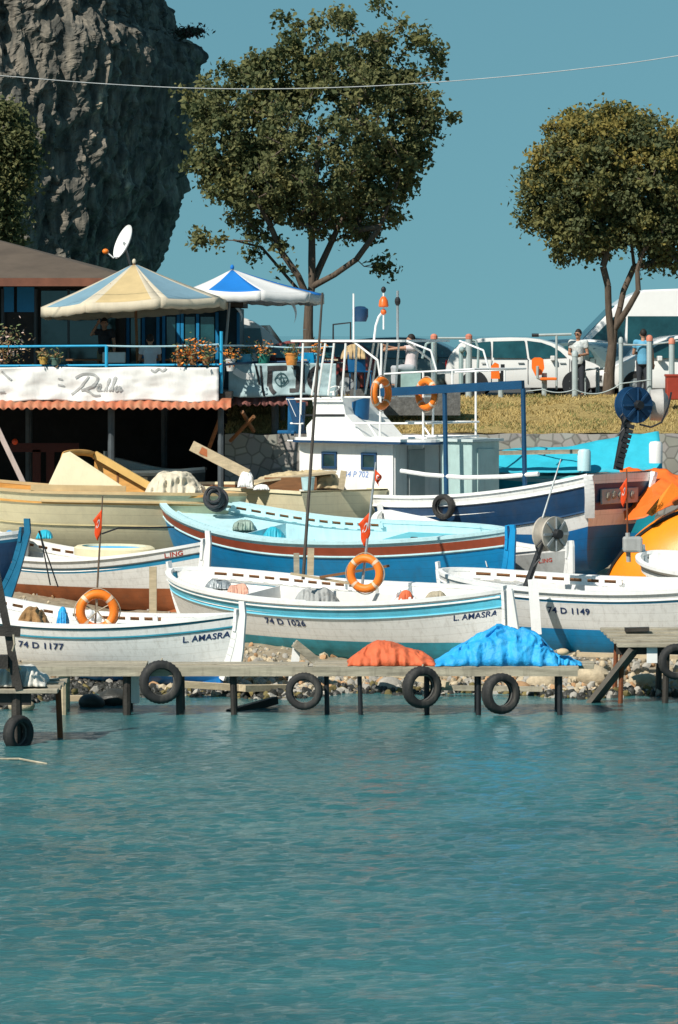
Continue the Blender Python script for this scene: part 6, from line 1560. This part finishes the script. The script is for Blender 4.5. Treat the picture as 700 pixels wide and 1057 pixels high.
# ================================================================ trees
def leafmat(name, c, c2): return mat(name, c, .75, .3, scale=.9, col2=c2, bump=0, trans=.35, spec=.3)
LM = [leafmat('olive_leaf', (.115,.125,.05), (.20,.20,.08)), leafmat('dull_green_leaf', (.07,.09,.035), (.12,.135,.055)), leafmat('yellow_green_leaf', (.13,.14,.045), (.22,.205,.08))]
BARK = mat('grey_brown_bark', (.10,.075,.055), .9, .3, scale=6, stretch=(3,3,.6), bump=.7, bscale=10)
def tree(name, label, trunk, Y, ells, ncl, nleaf, lsize, cr, lm, seed, topmat=None, group=None, ydep=1.0, trunkr=.22, lim=(), attach=0):
    rnd = random.Random(seed)
    base = trunk[0]; t = thing(name, base, label, 'tree', group)
    nodes = [V(p) for p in trunk]; par = [-1]+list(range(len(trunk)-1)); minr = {i: trunkr*(1-.45*i/(len(trunk)-1)) for i in range(len(trunk))}
    for l_ in lim:          # hand laid limbs: (index to leave from, points, r0)
        pr = l_[0] if l_[0] >= 0 else len(trunk)-1
        for k,p in enumerate(l_[1]): nodes.append(V(p)); par.append(pr); pr = len(nodes)-1; minr[pr] = l_[2]*(1-.5*k/len(l_[1]))
    cl = []
    tot = sum(e[2]*e[3]*e[4] for e in ells)
    for (ex, ey, rx, ry, wgt) in [(e[0],e[1],e[2],e[3],e[4]) for e in ells]:
        n = max(1, int(ncl*rx*ry*wgt/tot)); sc_ = Y/F
        for i in range(n):
            for _ in range(50):
                d = V((rnd.uniform(-1,1),rnd.uniform(-1,1),rnd.uniform(-1,1)))
                if .25 < d.length < 1 and (d.length > .55 or rnd.random() < .4): break
            c = P(ex,ey,Y); ry_ = min(rx*sc_*1.1, rx*sc_)*ydep
            cl.append(V((c.x+d.x*rx*sc_, c.y+d.y*ry_, c.z+d.z*ry*sc_)))
    top = nodes[len(trunk)-1]
    cl.sort(key=lambda p: (p-top).length)
    ends = []
    for c in cl:
        best = min(range(attach, len(nodes)), key=lambda i: (nodes[i]-c).length*(1+.55*max(0,(nodes[i].z-c.z)))-(.0))
        a = nodes[best]; L_ = (c-a).length; n = max(1, int(L_/.45)); pr = best
        for k in range(1, n+1):
            u = k/n; p = a.lerp(c, u)+V((rnd.gauss(0,.05),rnd.gauss(0,.05),-.10*math.sin(math.pi*u)*L_*.3+rnd.gauss(0,.03)))*(1 if k < n else 0)
            nodes.append(p); par.append(pr); pr = len(nodes)-1
        ends.append(pr)
    cnt = [0]*len(nodes)
    for e in ends:
        i = e
        while i >= 0: cnt[i] += 1; i = par[i]
    rad = [max(.009*max(cnt[i],1)**.38, minr.get(i,0)) for i in range(len(nodes))]
    mb = MB()
    for i in range(1, len(nodes)):
        p = par[i]; r1_ = min(rad[p], rad[i]*1.2) if i >= len(trunk) else rad[p]
        mb.tube([nodes[p], nodes[i]], [r1_, rad[i]], 10 if rad[i] > .06 else 5, cap=rad[i] > .05)
    mb.build('trunk', BARK, t, smooth=True)
    mb = MB()
    zmax = max(c.z for c in cl); zmin = min(c.z for c in cl)
    for c in cl:
        hm = rnd.choice((0,0,0,1,1,2)) if not topmat else (topmat(c, rnd))
        n = int(nleaf*rnd.uniform(.5,1.4)); r = cr*rnd.uniform(.7,1.25)
        for i in range(n):
            d = V((rnd.gauss(0,.5),rnd.gauss(0,.5),rnd.gauss(0,.42)))*r; p = c+d
            a = V((rnd.gauss(0,1),rnd.gauss(0,1),rnd.gauss(0,.8)-.5)).normalized(); b = a.cross(V((rnd.gauss(0,1),rnd.gauss(0,1),rnd.gauss(0,1)))).normalized(); nn_ = a.cross(b)
            l_ = lsize*rnd.uniform(.5,1.45)
            tip, bs = p+a*l_, p-a*l_*.6; w1, w2 = p+b*l_*.55+nn_*l_*.18, p-b*l_*.55+nn_*l_*.18
            m_ = hm if rnd.random() < .9 else rnd.choice((0,1,2))
            v0, v1, v2, v3 = mb.v(bs), mb.v(w1), mb.v(tip), mb.v(w2)
            mb.f([v0,v1,v2], mi=m_); mb.f([v0,v2,v3], mi=m_)
    mb.build('crown', lm, t, fixn=False)
    return t
YA = 104.6
tp = lambda l, Y: [P(a,b,Y)+V((0,dy,0)) for a,b,dy in l]
tree('plane_tree', 'tall broad tree with loose olive foliage above the white and blue parasol', tp([(319,412,0),(319,380,0),(318,340,0),(319,312,.0),(322,296,0)],YA), YA,
     [(325,140,112,95,1.05),(238,128,58,60,1.15),(255,185,62,44,1.1),(400,120,55,68,1.0),(345,55,62,42,.8),(300,75,45,38,.7),(415,60,40,42,.8),(270,85,40,28,.7),(440,110,22,22,.5),(350,205,62,48,.9),(275,205,52,40,.75),(395,185,40,42,.9),(228,246,44,11,.45),(300,262,45,22,.22),(405,273,20,9,.9),(368,232,45,22,.5),(350,12,10,8,.9),(322,17,9,7,.9),(298,17,8,6,.9),(457,58,9,9,.9),(468,118,8,8,.9),(390,6,14,8,.9),(202,240,14,10,.7),(215,175,25,25,.8)],
     760, 62, .088, .27, LM, 5, trunkr=.17, lim=[(3,tp([(308,285,-.2),(292,262,-.3),(280,235,-.5),(262,200,-.6)],YA),.085),(4,tp([(330,276,.2),(342,250,.3),(358,215,.4),(378,170,.5)],YA),.09),(4,tp([(322,270,.0),(322,240,0),(325,200,.1),(330,140,.1)],YA),.10),(4,tp([(345,284,-.3),(368,268,-.5),(392,235,-.6),(410,190,-.6)],YA),.065),(3,tp([(300,290,.4),(270,255,.6),(240,247,.7)],YA),.045)])
YB = 104.0
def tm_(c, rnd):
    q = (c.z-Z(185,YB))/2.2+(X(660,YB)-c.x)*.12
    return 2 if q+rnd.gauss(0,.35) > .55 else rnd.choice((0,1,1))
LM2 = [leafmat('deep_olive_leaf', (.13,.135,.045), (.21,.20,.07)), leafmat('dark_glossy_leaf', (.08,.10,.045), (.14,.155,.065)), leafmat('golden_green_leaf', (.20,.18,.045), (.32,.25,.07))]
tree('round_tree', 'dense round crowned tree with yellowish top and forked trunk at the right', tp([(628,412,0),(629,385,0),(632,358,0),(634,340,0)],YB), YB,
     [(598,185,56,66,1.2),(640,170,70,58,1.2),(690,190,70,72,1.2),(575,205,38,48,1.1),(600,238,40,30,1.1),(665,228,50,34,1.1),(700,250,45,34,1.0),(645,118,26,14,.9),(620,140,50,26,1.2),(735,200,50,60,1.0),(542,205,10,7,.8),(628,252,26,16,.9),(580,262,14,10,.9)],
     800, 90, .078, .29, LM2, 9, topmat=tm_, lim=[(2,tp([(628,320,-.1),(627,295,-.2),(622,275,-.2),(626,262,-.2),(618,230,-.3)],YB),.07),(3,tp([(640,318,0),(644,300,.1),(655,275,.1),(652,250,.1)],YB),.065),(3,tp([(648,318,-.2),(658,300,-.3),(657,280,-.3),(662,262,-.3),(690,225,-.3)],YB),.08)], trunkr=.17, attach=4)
YC = 130
tree('broadleaf_tree', 'dark green tree at the left edge standing in front of the cliff', tp([(-25,380,0),(-20,300,0),(-15,260,0)],YC), YC, [(-12,180,42,72,1.1),(8,150,28,45,1.1),(10,215,22,40,1.0),(-30,230,30,30,1)], 230, 90, .10, .45, LM, 13, trunkr=.3)
t = thing('ledge_shrub', P(190,40,157.5), 'dark reddish shrub growing on a ledge of the cliff', 'shrub')
mb = MB(); foliage(mb, P(196,33,156.5), .55, 700, [0,1,1], .09, sc=(1.1,.7,.35)); mb.build('foliage', [mat('dark_red_leaf', (.07,.03,.025), .8), mat('dark_shrub_leaf', (.04,.045,.025), .8)], t, fixn=False)
mb = MB(); mb.tube([P(185,42,157),P(196,34,156.5)], .05, 5); mb.build('stem', BARK, t)
# overhead cable
mb = MB()
pts = []
cc = [(-200,62),(0,78),(100,86),(200,91),(300,91.5),(400,88),(500,81),(600,71),(700,57.5),(900,22)]
for a,b in curve(cc, 10): pts.append(P(a,b,92))
mb.tube(pts, .0105, 5); single(mb, 'overhead_cable', mat('pale_cable', (.42,.44,.44), .6), 'thin pale cable sagging across the sky in front of both trees', 'cable')
